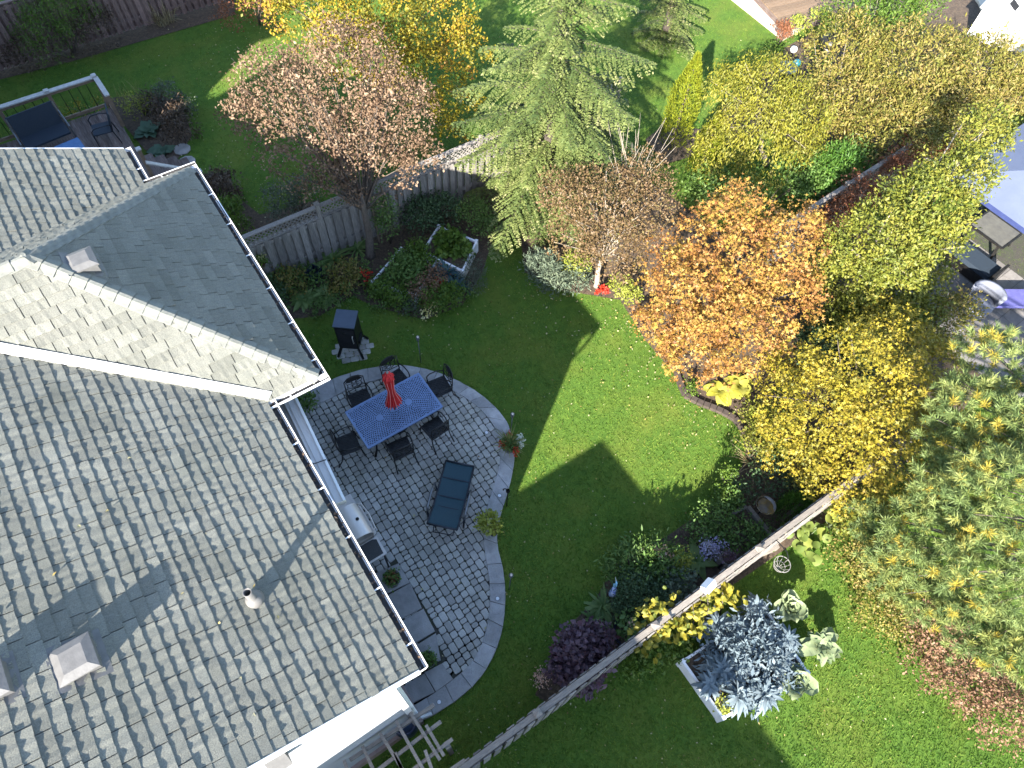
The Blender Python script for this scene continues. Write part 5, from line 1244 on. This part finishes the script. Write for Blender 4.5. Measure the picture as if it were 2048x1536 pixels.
thick('broad olive brown shrub in the middle of the rear thicket', B((1820,150,2.0,110),(1780,270,1.5,95),(1850,250,1.6,95)), 520)
thick('olive shrub at the right end of the rear thicket near the white shed', B((1950,160,1.8,100),(1930,240,1.7,80),(2010,210,1.6,70)), 420)
def column(lab, base_px, top_px, zt, r, m='arbor', nm='columnar_cedar', n=300, per=22):
    b = Vector(G(*base_px)); t = thing(nm, lab, 'tree', b); tp = Vector((b.x,b.y,zt))
    MB().tube([b, tp*1.0-Vector((0,0,.3))], [.06,.02], 6).obj('trunk', M['bark'], t, world=True)
    k = n*per; s = RNG.random(k)**.8; a_ = RNG.uniform(0,2*np.pi,k); rr_ = r*np.minimum(1.0, (1-s)*2.2+.06)*(.75+.3*RNG.random(k))*(1+.12*np.sin(a_*7+s*20))
    P = np.stack([rr_*np.cos(a_), rr_*np.sin(a_), s*zt+.05], 1); A = np.stack([np.cos(a_)*.5, np.sin(a_)*.5, np.ones(k)*1.2], 1)+RNG.normal(size=(k,3))*.3
    N = np.stack([np.cos(a_), np.sin(a_), .4+0*a_], 1)+RNG.normal(size=(k,3))*.4
    V, T = leaf_arrays(P, A, N, RNG.uniform(.05,.11,k), RNG.uniform(.02,.04,k)); r_ = np.clip(RNG.random(k)*.6+.4*(.5+.5*np.sin(a_*5+s*13)), 0, 1)
    place('crown', np_mesh('crown', V, T, LM[m], np.repeat(r_, 2)), t); return t
column('yellow green columnar cedar beside the spruce', (1345,285), None, 2.9, .42)
column('smaller yellow green columnar cedar below the first, behind the crab tree', (1400,340), None, 1.9, .36, n=180)
shrub('conifer_shrub', 'bright green feathery conifer shrub against the rear fence', 'shrub', B((1665,345,1.1,55),(1640,390,.9,45),(1690,320,1.2,35)), LM['conifer'], 300, 20, .08, .12, aspect=.22, up=.2)
# spruce
def spruce(name, label, base, H, Rb, nwh, z0=.3, seed=1, per=9, dens=1.0):
    rs = np.random.default_rng(seed); b = np.array(base); t = thing(name, label, 'tree', tuple(b))
    MB().tube([(0,0,-.05),(0,0,H*.5),(0,0,H)], [.17,.10,.01], 8).obj('trunk', M['bark'], t, True)
    Ps, As, Ns, Ls, Rn = [], [], [], [], []; br = MB()
    for i in range(nwh):
        f = i/(nwh-1); z = z0+(H-z0)*f; Lb = Rb*(1-f)**.85+.10
        nb = int(round(per*(1-.45*f)))
        for k in range(nb):
            if rs.random() < .10 and f < .8: continue
            a_ = 2*math.pi*(k+rs.random()*.7)/nb+i*.7; L = Lb*rs.uniform(.58,1.18)
            d = np.array([math.cos(a_), math.sin(a_), 0.0]); sd = np.array([-d[1], d[0], 0.0])
            droop = rs.uniform(.30,.68)*(1-.7*f); m_ = max(4, int(L/.12*dens)); cval = rs.random()
            prev = None; pts = []
            for j in range(m_+1):
                s = j/m_; p = d*L*s+np.array([0,0,z+zrise(s,f)*L-droop*L*s*s*.9+ .16*L*max(0,s-.7)]); pts.append(p)
            br.tube([pts[0]-np.array([0,0,.02]),pts[m_//2]-np.array([0,0,.03]),pts[-1]], [.018,.010,.003], 4, False)
            for j in range(2, m_*3):
                p = pts[j//3]*(1-(j%3)/3)+pts[min(m_,j//3+1)]*((j%3)/3)
                for kk_ in (-1,0,1):
                    Ps.append(p); As.append(d+sd*kk_*.8+np.array([0,0,.25])+rs.normal(size=3)*.15); Ns.append(np.array([0,0,1])+sd*kk_*.3+rs.normal(size=3)*.2); Ls.append(rs.uniform(.05,.085)); Rn.append(min(1,max(0,.2+.3*cval+.08*rs.normal())))
            for j in range(1, m_+1):
                s = j/m_; p = pts[j]; tw = (.40*L*(1-s)**.7*min(1,s*3.0)+.10)
                for sg in (-1,1):
                    q = max(3, int(tw/.045)); hang = rs.uniform(.35,.75)
                    dirv = d*.75+sd*sg*rs.uniform(.75,1.05)+np.array([0,0,-hang]); dirv = dirv/np.linalg.norm(dirv)
                    sidev = np.cross(dirv, [0,0,1]); sidev = sidev/np.linalg.norm(sidev); upv = np.cross(sidev, dirv); tv = rs.normal()*.10
                    for m2_ in range(q):
                        e = (m2_+rs.random()*.5)/q; pp = p+dirv*tw*e+np.array([0,0,-.22*tw*e*e])
                        for kk_ in (-1,1,0):
                            Ps.append(pp); As.append(dirv+sidev*kk_*.75+upv*(.45 if kk_ == 0 else .1)+rs.normal(size=3)*.15); Ns.append(upv+sidev*kk_*.4+rs.normal(size=3)*.25); Ls.append(rs.uniform(.055,.095)*(1.15-.4*e)); Rn.append(min(1,max(0,.12+.30*cval+.42*e*e+tv+.07*rs.normal())))
    Ps, As, Ns, Ls = np.array(Ps), np.array(As), np.array(Ns), np.array(Ls)
    V, T = leaf_arrays(Ps, As, Ns, Ls, Ls*.5, .12); place('crown', np_mesh('crown', V, T, LM['spruce'], np.repeat(Rn, 2)), t)
    br.tube([(0,0,.2),(0,0,H*.97)], [.06,.02], 5); br.obj('branches', M['bark'], t); return t
def zrise(s, f): return (.10+.35*f)*s
spruce('spruce_tree', 'tall pale green spruce with drooping branches at the top centre', G(1085,400), 11.5, 2.85, 25, seed=4, per=8)
spruce('spruce_tree', 'second smaller spruce behind the tall one at the top edge', G(1330,75), 5.0, 1.4, 12, seed=9, per=7)
# white pine with needle tufts
def pine(name, label, base, blobs, ntuft, H):
    b = Vector(base); t = thing(name, label, 'tree', b)
    MB().tube([b, b+Vector((0,0,H*.5)), b+Vector((0,0,H))], [.20,.13,.05], 10).obj('trunk', M['bark'], t, True, world=True)
    Pc, Dc = clusters(blobs, ntuft, -.2, .45); NN = 62; k = np.repeat(np.arange(ntuft), NN); n = len(k)
    ax = unit(Dc*.8+RNG.normal(size=(ntuft,3))*.35+np.array([0,0,.35]))
    st = RNG.random(n); sub = Pc[k]-ax[k]*(st*.16)[:,None]+RNG.normal(size=(n,3))*.008
    A = unit(RNG.normal(size=(n,3)))*.85+ax[k]*.75; N = RNG.normal(size=(n,3))+[0,0,.6]
    ln_ = RNG.uniform(.08,.16,n); V, T = leaf_arrays(sub, A, N, ln_, np.full(n,.011), .1)
    base_r = RNG.random(ntuft)*.66+.05; yel = RNG.random(ntuft) < .10; base_r[yel] = .95
    r_ = np.clip(base_r[k]+RNG.normal(size=n)*.07, 0, 1); q = np.array(b)
    place('crown', np_mesh('crown', V-q, T, LM['pine'], np.repeat(r_, 2)), t)
    sel = RNG.choice(ntuft, 70, replace=False); mb = MB()
    for i in sel:
        e = Vector(Pc[i]); a = Vector((b.x,b.y,min(H*.95,max(.8,e.z*.9)))); m_ = a.lerp(e,.55)+Vector((0,0,-.1)); mb.tube([Vector((b.x,b.y,a.z-.2)),a,m_,e], [.05,.032,.02,.006], 5)
    mb.tube([b+Vector((0,0,.4)), b+Vector((0,0,H))], [.10,.06], 6); mb.obj('branches', M['bark'], t, True, world=True); return t
pine('pine_tree', 'soft needled pine with yellowing tufts filling the right edge', G(2090,1190), B((1985,730,3.9,85),(1945,840,3.9,105),(2010,1000,4.3,120),(1900,990,3.4,95),(1855,1075,2.9,100),(1985,1150,3.6,120),(1805,1140,2.2,80),(1950,1265,2.6,85),(2035,1300,3.0,70),(1755,1085,1.9,55),(2040,860,4.4,80),(1850,1200,1.8,60),(1735,1040,1.8,45),(1900,900,3.4,70)), 1700, 5.2)

# ---------------------------------------------------------------- shrubs and bedding
sh = shrub
sh('cedar_shrub', 'rounded green cedar shrub against the reddish fence at top left', 'shrub', B((110,40,1.1,75),(90,80,.8,60),(140,10,1.4,60)), LM['bright'], 480, 18, .08, .07, aspect=.3, up=.2)
sh('dry_shrub', 'thin brownish shrub beside the cedar at the reddish fence', 'shrub', B((190,60,.7,50),(60,110,.4,45)), LM['bronzefern'], 130, 12, .09, .07)
sh('copper_shrub', 'low orange brown leafed shrub under the yellow tree by the far fence', 'shrub', B((480,20,.5,55),(540,10,.8,55)), LM['rust'], 160, 12, .1, .07)
def tuft(name, label, px, py, n, L, m, rad=.15, wd=.012, cat='grass clump', lo=.5, hi=1.4):
    p = G(px,py); t = thing(name, label, cat, (p.x,p.y,0)); mb = MB()
    for i in range(n):
        a = random.uniform(0,6.28); el = random.uniform(lo,hi); l = L*random.uniform(.6,1.1); d = Vector((math.cos(a)*math.cos(el), math.sin(a)*math.cos(el), math.sin(el))); s_ = Vector((-math.sin(a),math.cos(a),0))*wd
        b = Vector((random.uniform(-rad,rad),random.uniform(-rad,rad),0)); m1 = b+d*l*.6; e = b+d*l-Vector((0,0,.22*l*math.cos(el)))+Vector((d.x,d.y,0))*.1*l
        mb.add([b-s_*.6,b+s_*.6,m1+s_,m1-s_,e], [(0,1,2,3),(3,2,4)])
    mb.obj('blades', LM[m], t, rnd=[random.random() for _ in mb.f]); return t
tuft('ornamental_grass', 'pale dry ornamental grass clump in front of the far fence', 330, 45, 120, .8, 'straw', .25)
tuft('ornamental_grass', 'thin green upright grass stalks beside the deck corner', 270, 215, 40, .85, 'spike', .35, .008, lo=1.2, hi=1.5)
sh('sedum', 'lime yellow flowering sedum beside the deck corner post', 'plant', B((265,215,.3,28),(300,212,.3,22)), LM['lime'], 70, 12, .05, .05)
sh('sedum', 'small gold flowering plant behind the deck railing', 'plant', B((150,230,.3,30),(205,210,.3,20)), LM['yellow'], 60, 12, .05, .05)
sh('fern', 'dark bronze fern clump in the bed beside the deck', 'fern', B((340,225,.35,36),(355,255,.35,36),(305,205,.4,24)), LM['bronzefern'], 170, 14, .08, .10, aspect=.3, droop=.4)
sh('leafy_shrub', 'pale green twiggy shrub behind the bronze fern by the deck', 'shrub', B((335,195,.4,32),(370,215,.3,22)), LM['grey'], 100, 12, .07, .06)
rosette('rhubarb', 'large blue green rhubarb leaves beside the deck stairs', 'plant', G(300,265), 13, .50, .34, .35, LM['rhubarb'], tilt=(.25,.9), wav=.12, cup=.1)
rosette('rhubarb', 'second clump of broad rhubarb leaves lower beside the stairs', 'plant', G(325,305), 11, .46, .32, .4, LM['rhubarb'], tilt=(.2,.8), wav=.12, cup=.1)
sh('bronze_shrub', 'dark bronze shrub between the gutter and left lawn', 'shrub', B((440,375,.4,38),(455,395,.3,30)), LM['bronzefern'], 130, 14, .08, .07)
sh('bright_shrub', 'bright green leafy plant beside the gutter above the lattice fence', 'shrub', B((455,425,.5,32),(470,455,.4,28),(440,400,.3,20)), LM['bright'], 140, 14, .07, .07)
sh('grey_shrub', 'grey green twiggy shrub on the far side of the lattice fence', 'shrub', B((570,405,.6,45),(610,385,.6,36)), LM['grey'], 200, 13, .08, .055)
sh('vine_shrub', 'green climbing plant on the lattice fence beside the ladder', 'vine', B((770,415,1.3,24),(775,450,.8,24)), LM['green'], 90, 12, .07, .06)
sh('dark_shrub', 'dark shrub at the foot of the lattice fence right of the ladder', 'shrub', B((845,430,.5,40),(890,420,.5,36)), LM['dark'], 200, 14, .09, .07)
sh('dark_shrub', 'dark leafy shrub between the fence end and the spruce', 'shrub', B((950,430,.5,36),(975,455,.4,30)), LM['green'], 150, 14, .08, .06)
def hosta(label, px, py, n=22, ln=.34, wd=.13, m='hosta', **kw): return rosette('hosta', label, 'plant', G(px,py), int(n*1.7), ln*1.35, wd*1.2, .6, LM[m], tilt=(.15,1.1), **kw)
hosta('arching daylily clump in front of the lattice fence next to the tree trunk', 715, 500, 22, .5, .06)
hosta('long leaved lily clump in front of the lattice fence above the blue crate', 665, 520, 24, .5, .09)
hosta('broad leaved hosta at the foot of the lattice fence left of the blue crate', 607, 525, 16, .32, .18)
hosta('large leafy hosta nearest the gutter at the lawn edge', 610, 600, 40, .34, .14)
hosta('leafy hosta to the right at the lawn edge below the blue crate', 652, 592, 40, .34, .14)
sh('ground_cover', 'mixed low green leaves covering the shaded fence bed', 'plant', B((560,600,.12,30),(600,560,.15,34),(640,560,.15,30),(690,595,.12,26),(720,545,.15,30),(760,600,.1,26),(560,560,.15,30),(640,620,.1,22),(830,610,.1,30),(900,560,.12,30),(930,590,.08,22)), LM['green'], 420, 10, .07, .06, nstem=0)
sh('bed_plant', 'low yellowish plant between blue crate and gutter', 'plant', B((585,565,.25,30),(560,550,.2,24)), LM['olive'], 90, 12, .06, .06)
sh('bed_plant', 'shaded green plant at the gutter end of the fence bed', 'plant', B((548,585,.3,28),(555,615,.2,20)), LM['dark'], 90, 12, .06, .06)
sh('bed_plant', 'olive leafy plant left of the tree trunk in the fence bed', 'plant', B((690,550,.3,32),(680,575,.25,22)), LM['olive'], 110, 12, .06, .06)
sh('geranium', 'bright red geranium at the left corner of the lower raised bed', 'flower', B((732,550,.25,13),(735,567,.2,10)), LM['redf'], 12, 8, .03, .05, nstem=3, aspect=.9)
# vegetables
sh('squash_plant', 'leafy squash filling the upper white raised bed', 'vegetable', B((897,484,.42,26),(922,502,.42,20),(890,508,.4,16)), LM['bright'], 100, 8, .05, .12, aspect=.8)
sh('bean_plant', 'dense green beans filling the lower white raised bed', 'vegetable', B((808,525,.4,26),(828,548,.4,26),(790,550,.35,20)), LM['green'], 180, 11, .07, .08)
sh('tomato_plant', 'loose green tomato plant between the two white raised beds', 'vegetable', B((835,498,.5,18),(850,522,.4,18)), LM['bright'], 110, 10, .07, .07)
sh('leafy_bush', 'green leafy plant spilling over the front of the lower raised bed', 'plant', B((765,580,.25,26),(795,597,.2,28),(740,577,.2,14)), LM['bright'], 140, 11, .06, .07)
sh('flower_clump', 'reddish green flower clump at the front corner of the lower raised bed', 'flower', B((850,580,.4,32),(870,560,.4,26)), LM['copperl'], 130, 11, .06, .06)
sh('zinnia', 'green zinnia mound with yellow cream flowers at the lawn edge', 'flower', B((875,600,.35,34),(900,590,.3,26)), LM['bright'], 150, 11, .06, .07)
sh('cream_flowers', 'small cream coloured flowers at the lowest edge of the vegetable bed', 'flower', B((863,622,.25,14),(850,630,.2,10)), LM['yellowf'], 20, 6, .04, .05, nstem=3, aspect=.9)
sh('red_flowers', 'small red flowers in front of the blue kale', 'flower', B((878,565,.45,8),(897,597,.35,7)), LM['redf'], 10, 8, .03, .05, nstem=2, aspect=.9)
sh('silver_plant', 'small grey leaved plant at the lawn edge below the raised bed', 'plant', B((820,615,.15,20)), LM['grey'], 40, 10, .05, .05)
rosette('blue_kale', 'dark blue green kale with strap leaves at the corner of the upper raised bed', 'vegetable', G(893,548,.35), 34, .52, .11, .6, LM['bluekale'], tilt=(.1,1.2), stem_h=.0)
rosette('blue_kale', 'lower dark blue kale drooping toward the lawn', 'vegetable', G(915,572,.2), 28, .46, .10, .6, LM['bluekale'], tilt=(.0,1.1))
sh('feathery_plant', 'thin feathery green plant right of the blue kale', 'plant', B((945,540,.4,26),(950,565,.3,20)), LM['grey'], 80, 12, .06, .09, aspect=.15)
# right hand bed
sh('juniper_shrub', 'low grey blue spreading juniper at the lawn edge below the spruce', 'shrub', B((1085,535,.35,36),(1110,555,.3,34),(1150,555,.25,28)), LM['juniper'], 260, 16, .08, .10, aspect=.25)
sh('juniper_shrub', 'pale silvery juniper tip in the sun beside the crab tree trunk', 'shrub', B((1150,525,.55,26),(1165,535,.45,20)), LM['lime'], 70, 12, .06, .07, aspect=.3)
sh('geranium', 'red geranium in a pot at the foot of the crab tree', 'flower', B((1206,582,.2,10)), LM['redf'], 16, 9, .03, .06, nstem=3, aspect=.9)
sh('gold_shrub', 'small bright yellow green shrub left of the orange maple', 'shrub', B((1245,575,.5,26),(1260,590,.4,20)), LM['lime'], 90, 12, .05, .055)
sh('low_plant', 'low orange brown plants at the lawn edge under the maple', 'plant', B((1290,640,.3,28),(1340,700,.3,28)), LM['orange'], 120, 10, .07, .07, kind='five', aspect=.9)
sh('undergrowth', 'olive green undergrowth inside the curved edging below the yellow tree', 'plant', B((1510,835,.3,30),(1545,850,.4,42),(1505,880,.3,28),(1570,810,.5,36),(1545,900,.3,34)), LM['oak'], 380, 12, .08, .06, nstem=0)
rosette('hosta', 'brilliant gold hosta at the lawn edge below the orange maple', 'plant', G(1478,772,.05), 34, .46, .30, .45, LM['gold'], tilt=(.15,1.0), cup=.15, prof=BROAD)
rosette('hosta', 'second gold hosta just left of the brilliant one', 'plant', G(1438,782,.05), 24, .42, .28, .45, LM['gold'], tilt=(.1,.9), cup=.15, prof=BROAD)
sh('green_shrub', 'small bright green plant at the curve of the edging', 'plant', B((1382,775,.2,16)), LM['bright'], 30, 10, .05, .05)
sh('rose_bush', 'loose green rose bush with pale blooms behind the leaning pale trunk', 'shrub', B((1720,620,.8,60),(1780,640,.9,55),(1680,680,.7,50)), LM['bright'], 330, 13, .09, .075)
sh('pale_blooms', 'pale pink white blooms on the rose bush beside the leaning trunk', 'flower', B((1635,580,1.0,12),(1718,585,1.1,12),(1808,560,1.1,16)), LM['salmon'], 20, 9, .05, .08, nstem=3, aspect=.9)
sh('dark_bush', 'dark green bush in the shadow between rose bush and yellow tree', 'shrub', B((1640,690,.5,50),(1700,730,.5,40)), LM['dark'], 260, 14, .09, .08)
sh('shadow_shrub', 'dark olive shrub below the grey armchair', 'shrub', B((1880,650,.7,55),(1850,690,.8,45),(1920,620,.6,40)), LM['olive'], 260, 14, .09, .07)
sh('copper_bush', 'copper leaved bush along the rear fence in front of the oak', 'shrub', B((1720,385,1.5,42),(1675,425,1.3,36),(1790,335,1.6,36),(1640,455,1.0,34),(1830,300,1.6,30)), LM['rust'], 420, 14, .08, .06)
sh('copper_bush', 'small copper leaved bush at the far end of the rear fence', 'shrub', B((2020,200,.9,34),(1870,310,1.2,30)), LM['rust'], 160, 14, .08, .06)
sh('rust_vine', 'rust red creeper covering the rear fence beside the leaning tree', 'vine', B((1660,440,1.5,30),(1700,412,1.6,30),(1745,380,1.6,30),(1790,345,1.6,28),(1630,470,1.2,30),(1990,190,1.6,30),(2030,165,1.6,30)), LM['rust'], 420, 14, .07, .055, nstem=10)
sh('hedge_shrub', 'dense yellow green hedge between the orange maple and the leaning trunk', 'shrub', B((1680,560,1.4,50),(1660,620,1.0,46),(1700,660,.9,50),(1640,540,1.2,40)), LM['oak'], 380, 14, .08, .07)
sh('sunny_shrub', 'yellow green shrub filling the gap below the leaning pale trunk', 'shrub', B((1800,585,1.3,52),(1850,545,1.6,46),(1750,640,1.1,55),(1840,620,1.0,46)), LM['oak'], 420, 13, .09, .08)
sh('thicket_shrub', 'deep green shrubs between weeping tree and the rear fence', 'shrub', B((1590,370,1.0,60),(1480,390,.9,60),(1700,330,1.0,50),(1420,380,.8,50)), LM['green'], 420, 13, .09, .08)
sh('bay_shrub', 'glossy green shrub in shade between the yellow tree and the pine', 'shrub', B((1860,960,.9,50),(1880,1010,.8,46),(1845,900,1.0,40)), LM['green'], 240, 13, .08, .08)
sh('low_gold_shrub', 'gold green low shrub at the outer foot of the near fence under the pine', 'shrub', B((1735,1000,.5,44),(1700,1040,.4,34),(1790,1010,.6,40)), LM['oak'], 220, 12, .08, .07)
sh('barberry', 'copper red bush in front of the pine at the right edge', 'shrub', B((1870,1270,.7,65),(1930,1350,.6,70),(2000,1420,.5,75),(1855,1330,.4,45)), LM['copperl'], 520, 16, .08, .055)
sh('weed_patch', 'thin yellowish undergrowth below the pine beside the near fence', 'plant', B((1760,1150,.2,70),(1820,1230,.2,70),(1700,1110,.2,50),(1760,1220,.15,60)), LM['olive'], 600, 10, .09, .05, nstem=0)
tuft('ornamental_grass', 'pale dry grass plume at the end of the curved edging', 1505, 925, 46, .75, 'straw', .1, .010, lo=.3, hi=1.0)
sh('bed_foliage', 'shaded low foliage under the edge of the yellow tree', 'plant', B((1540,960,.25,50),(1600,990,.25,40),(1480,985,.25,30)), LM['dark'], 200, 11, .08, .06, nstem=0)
sh('white_phlox', 'small green plant with pale flower head at the tip of the sunlit lawn', 'flower', B((1455,945,.6,16),(1450,990,.4,24)), LM['bright'], 90, 12, .05, .05)
sh('green_shrub', 'bushy green plants along the lawn below the sunlit tip', 'shrub', B((1430,1030,.35,32),(1400,1055,.3,30),(1460,1000,.4,24)), LM['green'], 200, 12, .07, .06)
column('slim bright green young cedar beside the dark bird bath', (1565,1040), None, 1.3, .30, 'conifer', 'young_cedar', 120)
sh('peony_bush', 'wide green peony bush with finely cut leaves above the heron', 'shrub', B((1270,1125,.45,48),(1320,1115,.5,44),(1230,1140,.35,26),(1340,1150,.4,36)), LM['green'], 300, 12, .08, .11, aspect=.28)
sh('dark_green_bush', 'dense dark green bush right of the heron', 'shrub', B((1270,1185,.5,50),(1300,1200,.5,40),(1250,1215,.4,30)), LM['dark'], 330, 14, .07, .05)
sh('yellow_flower_bush', 'yellow green flower heads in the sun above the hostas by the near fence', 'flower', B((1365,1115,.7,18),(1355,1130,.6,16)), LM['lime'], 60, 10, .05, .05)
sh('pink_rose', 'pale pink rose blooms on top of the peony bush', 'flower', B((1320,1100,.75,10),(1335,1110,.7,8)), LM['salmon'], 12, 8, .04, .06, nstem=2, aspect=.9)
hosta('broad leaved hosta in front of the violet asters', 1392, 1125, 14, .34, .20)
sh('blue_shrub', 'blue grey leaved shrub beside the white ornament', 'shrub', B((1355,1175,.5,36),(1340,1150,.4,24)), LM['juniper'], 150, 12, .08, .07)
sh('aster', 'violet and white asters at the corner of the timber frame bed', 'flower', B((1420,1100,.5,18),(1437,1090,.5,14),(1410,1112,.5,10)), LM['violet'], 50, 8, .05, .04, aspect=.9)
t, c = pot('hanging_pot', 'round pale rimmed pot with dark plant beside the near fence', 1455, 1118, .55, .15, .16, M['greypot']); MB().tube([(0,0,-.55),(0,0,.02)], .03, 6).obj('stand', M['iron'], t)
sub_foliage(t, 'leaves', c+Vector((0,0,.04)), .10, LM['purple'], 16, 9, .04, .06)
sh('vegetables', 'sparse green vegetables inside the low timber frame', 'vegetable', B((1480,1075,.3,36),(1520,1070,.3,24),(1450,1085,.3,22)), LM['green'], 110, 9, .08, .07)
hosta('pale lily leaves left of the large blue tub', 1205, 1215, 22, .36, .07)
hosta('green lily leaves above the purple shrub', 1185, 1240, 20, .32, .07)
sh('purple_shrub', 'dark purple leaved shrub leaning over the near fence', 'shrub', B((1160,1295,.75,42),(1135,1330,.6,36),(1190,1320,.6,36),(1165,1350,.5,36),(1195,1275,.8,24)), LM['purple'], 330, 10, .07, .10, aspect=.75)
sh('pink_flowers', 'small red and white flowers at the foot of the near fence below the purple shrub', 'flower', B((1085,1362,.3,18),(1080,1350,.3,12)), LM['salmon'], 34, 8, .05, .035)
# vine, kale bed beyond the near fence
vb = [(1290,1255,1.55),(1320,1240,1.6),(1350,1245,1.4),(1380,1225,1.4),(1400,1210,1.5),(1430,1200,1.45),(1345,1275,1.1),(1375,1262,1.0),(1300,1290,1.1),(1400,1250,1.1),(1450,1190,1.5),(1330,1215,1.75),(1310,1225,1.75)]
vi = thing('grape_vine', 'bright yellow leaved vine hanging over the near fence in the sun', 'vine', tuple(G(1370,1250,0)))
vl = [leaf_mesh('leaf', .105*k, .12*k, .35, LM['vine'], .1, .16, rnd=r, prof=[.3,1.0,.7,.95,.5,.05]) for k, r in ((.7,.05),(.9,.35),(1,.6),(1.15,.95))]
for x, y, z in vb:
    for i in range(22):
        p = G(x+random.gauss(0,17), y+random.gauss(0,15), z+random.uniform(-.25,.12))
        if abs(p.y+1.05) < .08 and p.z < 1.75: p.y = -1.05-.14
        o = place('leaf', random.choice(vl), vi, p-vi.location, (random.uniform(-.5,.5), random.uniform(-.2,.9), random.uniform(0,6.28)))
st_ = MB()
for i in range(6): st_.tube([G(1300+i*28,1300-i*14,0), G(1305+i*28,1280-i*15,.9), G(1295+i*30,1250-i*13,1.7)], [.015,.012,.006], 5)
st_.obj('vine_stems', M['bark'], vi, world=True)
kk = [(1432,1248,'kale rosette nearest the vine at the left of the white bed',.30),(1478,1252,'kale rosette second from the left at the back of the white bed',.30),(1530,1268,'large kale rosette in the middle of the white bed',.34),(1445,1338,'largest kale rosette at the left edge of the white bed',.40),(1528,1388,'kale rosette overhanging the near edge of the white bed',.38),(1512,1212,'kale rosette at the back corner by the fence',.28),(1560,1322,'kale rosette in the middle of the near side of the white bed',.34),(1478,1290,'kale rosette at the heart of the white bed',.34),(1480,1392,'broad kale rosette near the front corner of the white bed',.34),(1575,1280,'kale rosette beside the cabbages in the white bed',.30),(1490,1330,'small kale rosette between the larger ones',.28),(1420,1370,'low kale at the near left corner of the white bed',.26)]
for x, y, lab, L in kk:
    rosette('kale', 'blue grey '+lab, 'vegetable', G(x,y,.60), 58, L*.98, .095, .95, LM['kale'], group='kale plants in the white raised bed', tilt=(-.15,1.2), cup=.10, wav=.18, prof=OBL)
sh('kale_greens', 'small blue grey kale leaves filling the space between the kale rosettes', 'vegetable', B((1450,1300,.42,50),(1510,1300,.42,50),(1480,1370,.42,46),(1545,1340,.42,46),(1520,1250,.42,40),(1430,1340,.42,30)), LM['kale'], 240, 10, .09, .13, aspect=.36)
for x, y, lab in ((1578,1218,'pale green cabbage at the back corner of the kale bed'),(1590,1362,'pale green cabbage at the right edge of the kale bed')):
    rosette('cabbage', lab, 'vegetable', G(x,y,.42), 26, .40, .36, -.05, LM['cabbage'], tilt=(.1,1.2), cup=.30, wav=.16, prof=BROAD)
rosette('collard', 'grey green collard with wavy leaves at the right corner of the kale bed', 'vegetable', G(1640,1290,.45), 24, .46, .26, .45, LM['cabbage'], tilt=(.1,1.0), cup=.15, wav=.2, prof=OBL)
sh('bed_greens', 'small yellow plant at the near corner of the kale bed', 'plant', B((1447,1408,.42,14)), LM['lime'], 24, 8, .05, .05)
leaf_patch('squash', 'broad yellow green squash leaves outside the near fence', 'vegetable', 1600, 1088, 20, .42, .26, LM['squash'], .18, .42, BROAD)
leaf_patch('squash', 'squash leaves higher along the near fence under the yellow tree', 'vegetable', 1655, 1055, 14, .36, .22, LM['squash'], .15, .38, BROAD)
sh('low_hedge', 'leafy undergrowth at the outer foot of the near fence', 'plant', B((1300,1310,.3,30),(1270,1330,.25,26),(1350,1290,.3,28)), LM['bright'], 150, 10, .08, .07, nstem=0)
sh('fence_weeds', 'leafy plant beside the white gutter corner and patio edge', 'plant', B((612,800,.3,20),(600,815,.3,16)), LM['green'], 60, 10, .05, .07)
sh('rear_flower_bush', 'bright yellow flowering bush beside the dark baffle in the rear garden', 'shrub', B((1640,42,.8,26),(1655,75,.6,20),(1600,50,.7,18)), LM['lime'], 120, 12, .07, .07)
sh('rear_red_bush', 'small reddish bush at the edge of the pale rear patio', 'shrub', B((1565,65,.5,20)), LM['rust'], 60, 12, .07, .06)
sh('rear_hosta_bush', 'green plant between the blue bird bath and pale rear patio', 'plant', B((1545,108,.4,20),(1640,115,.5,26),(1640,170,.4,26)), LM['bright'], 150, 12, .07, .07)
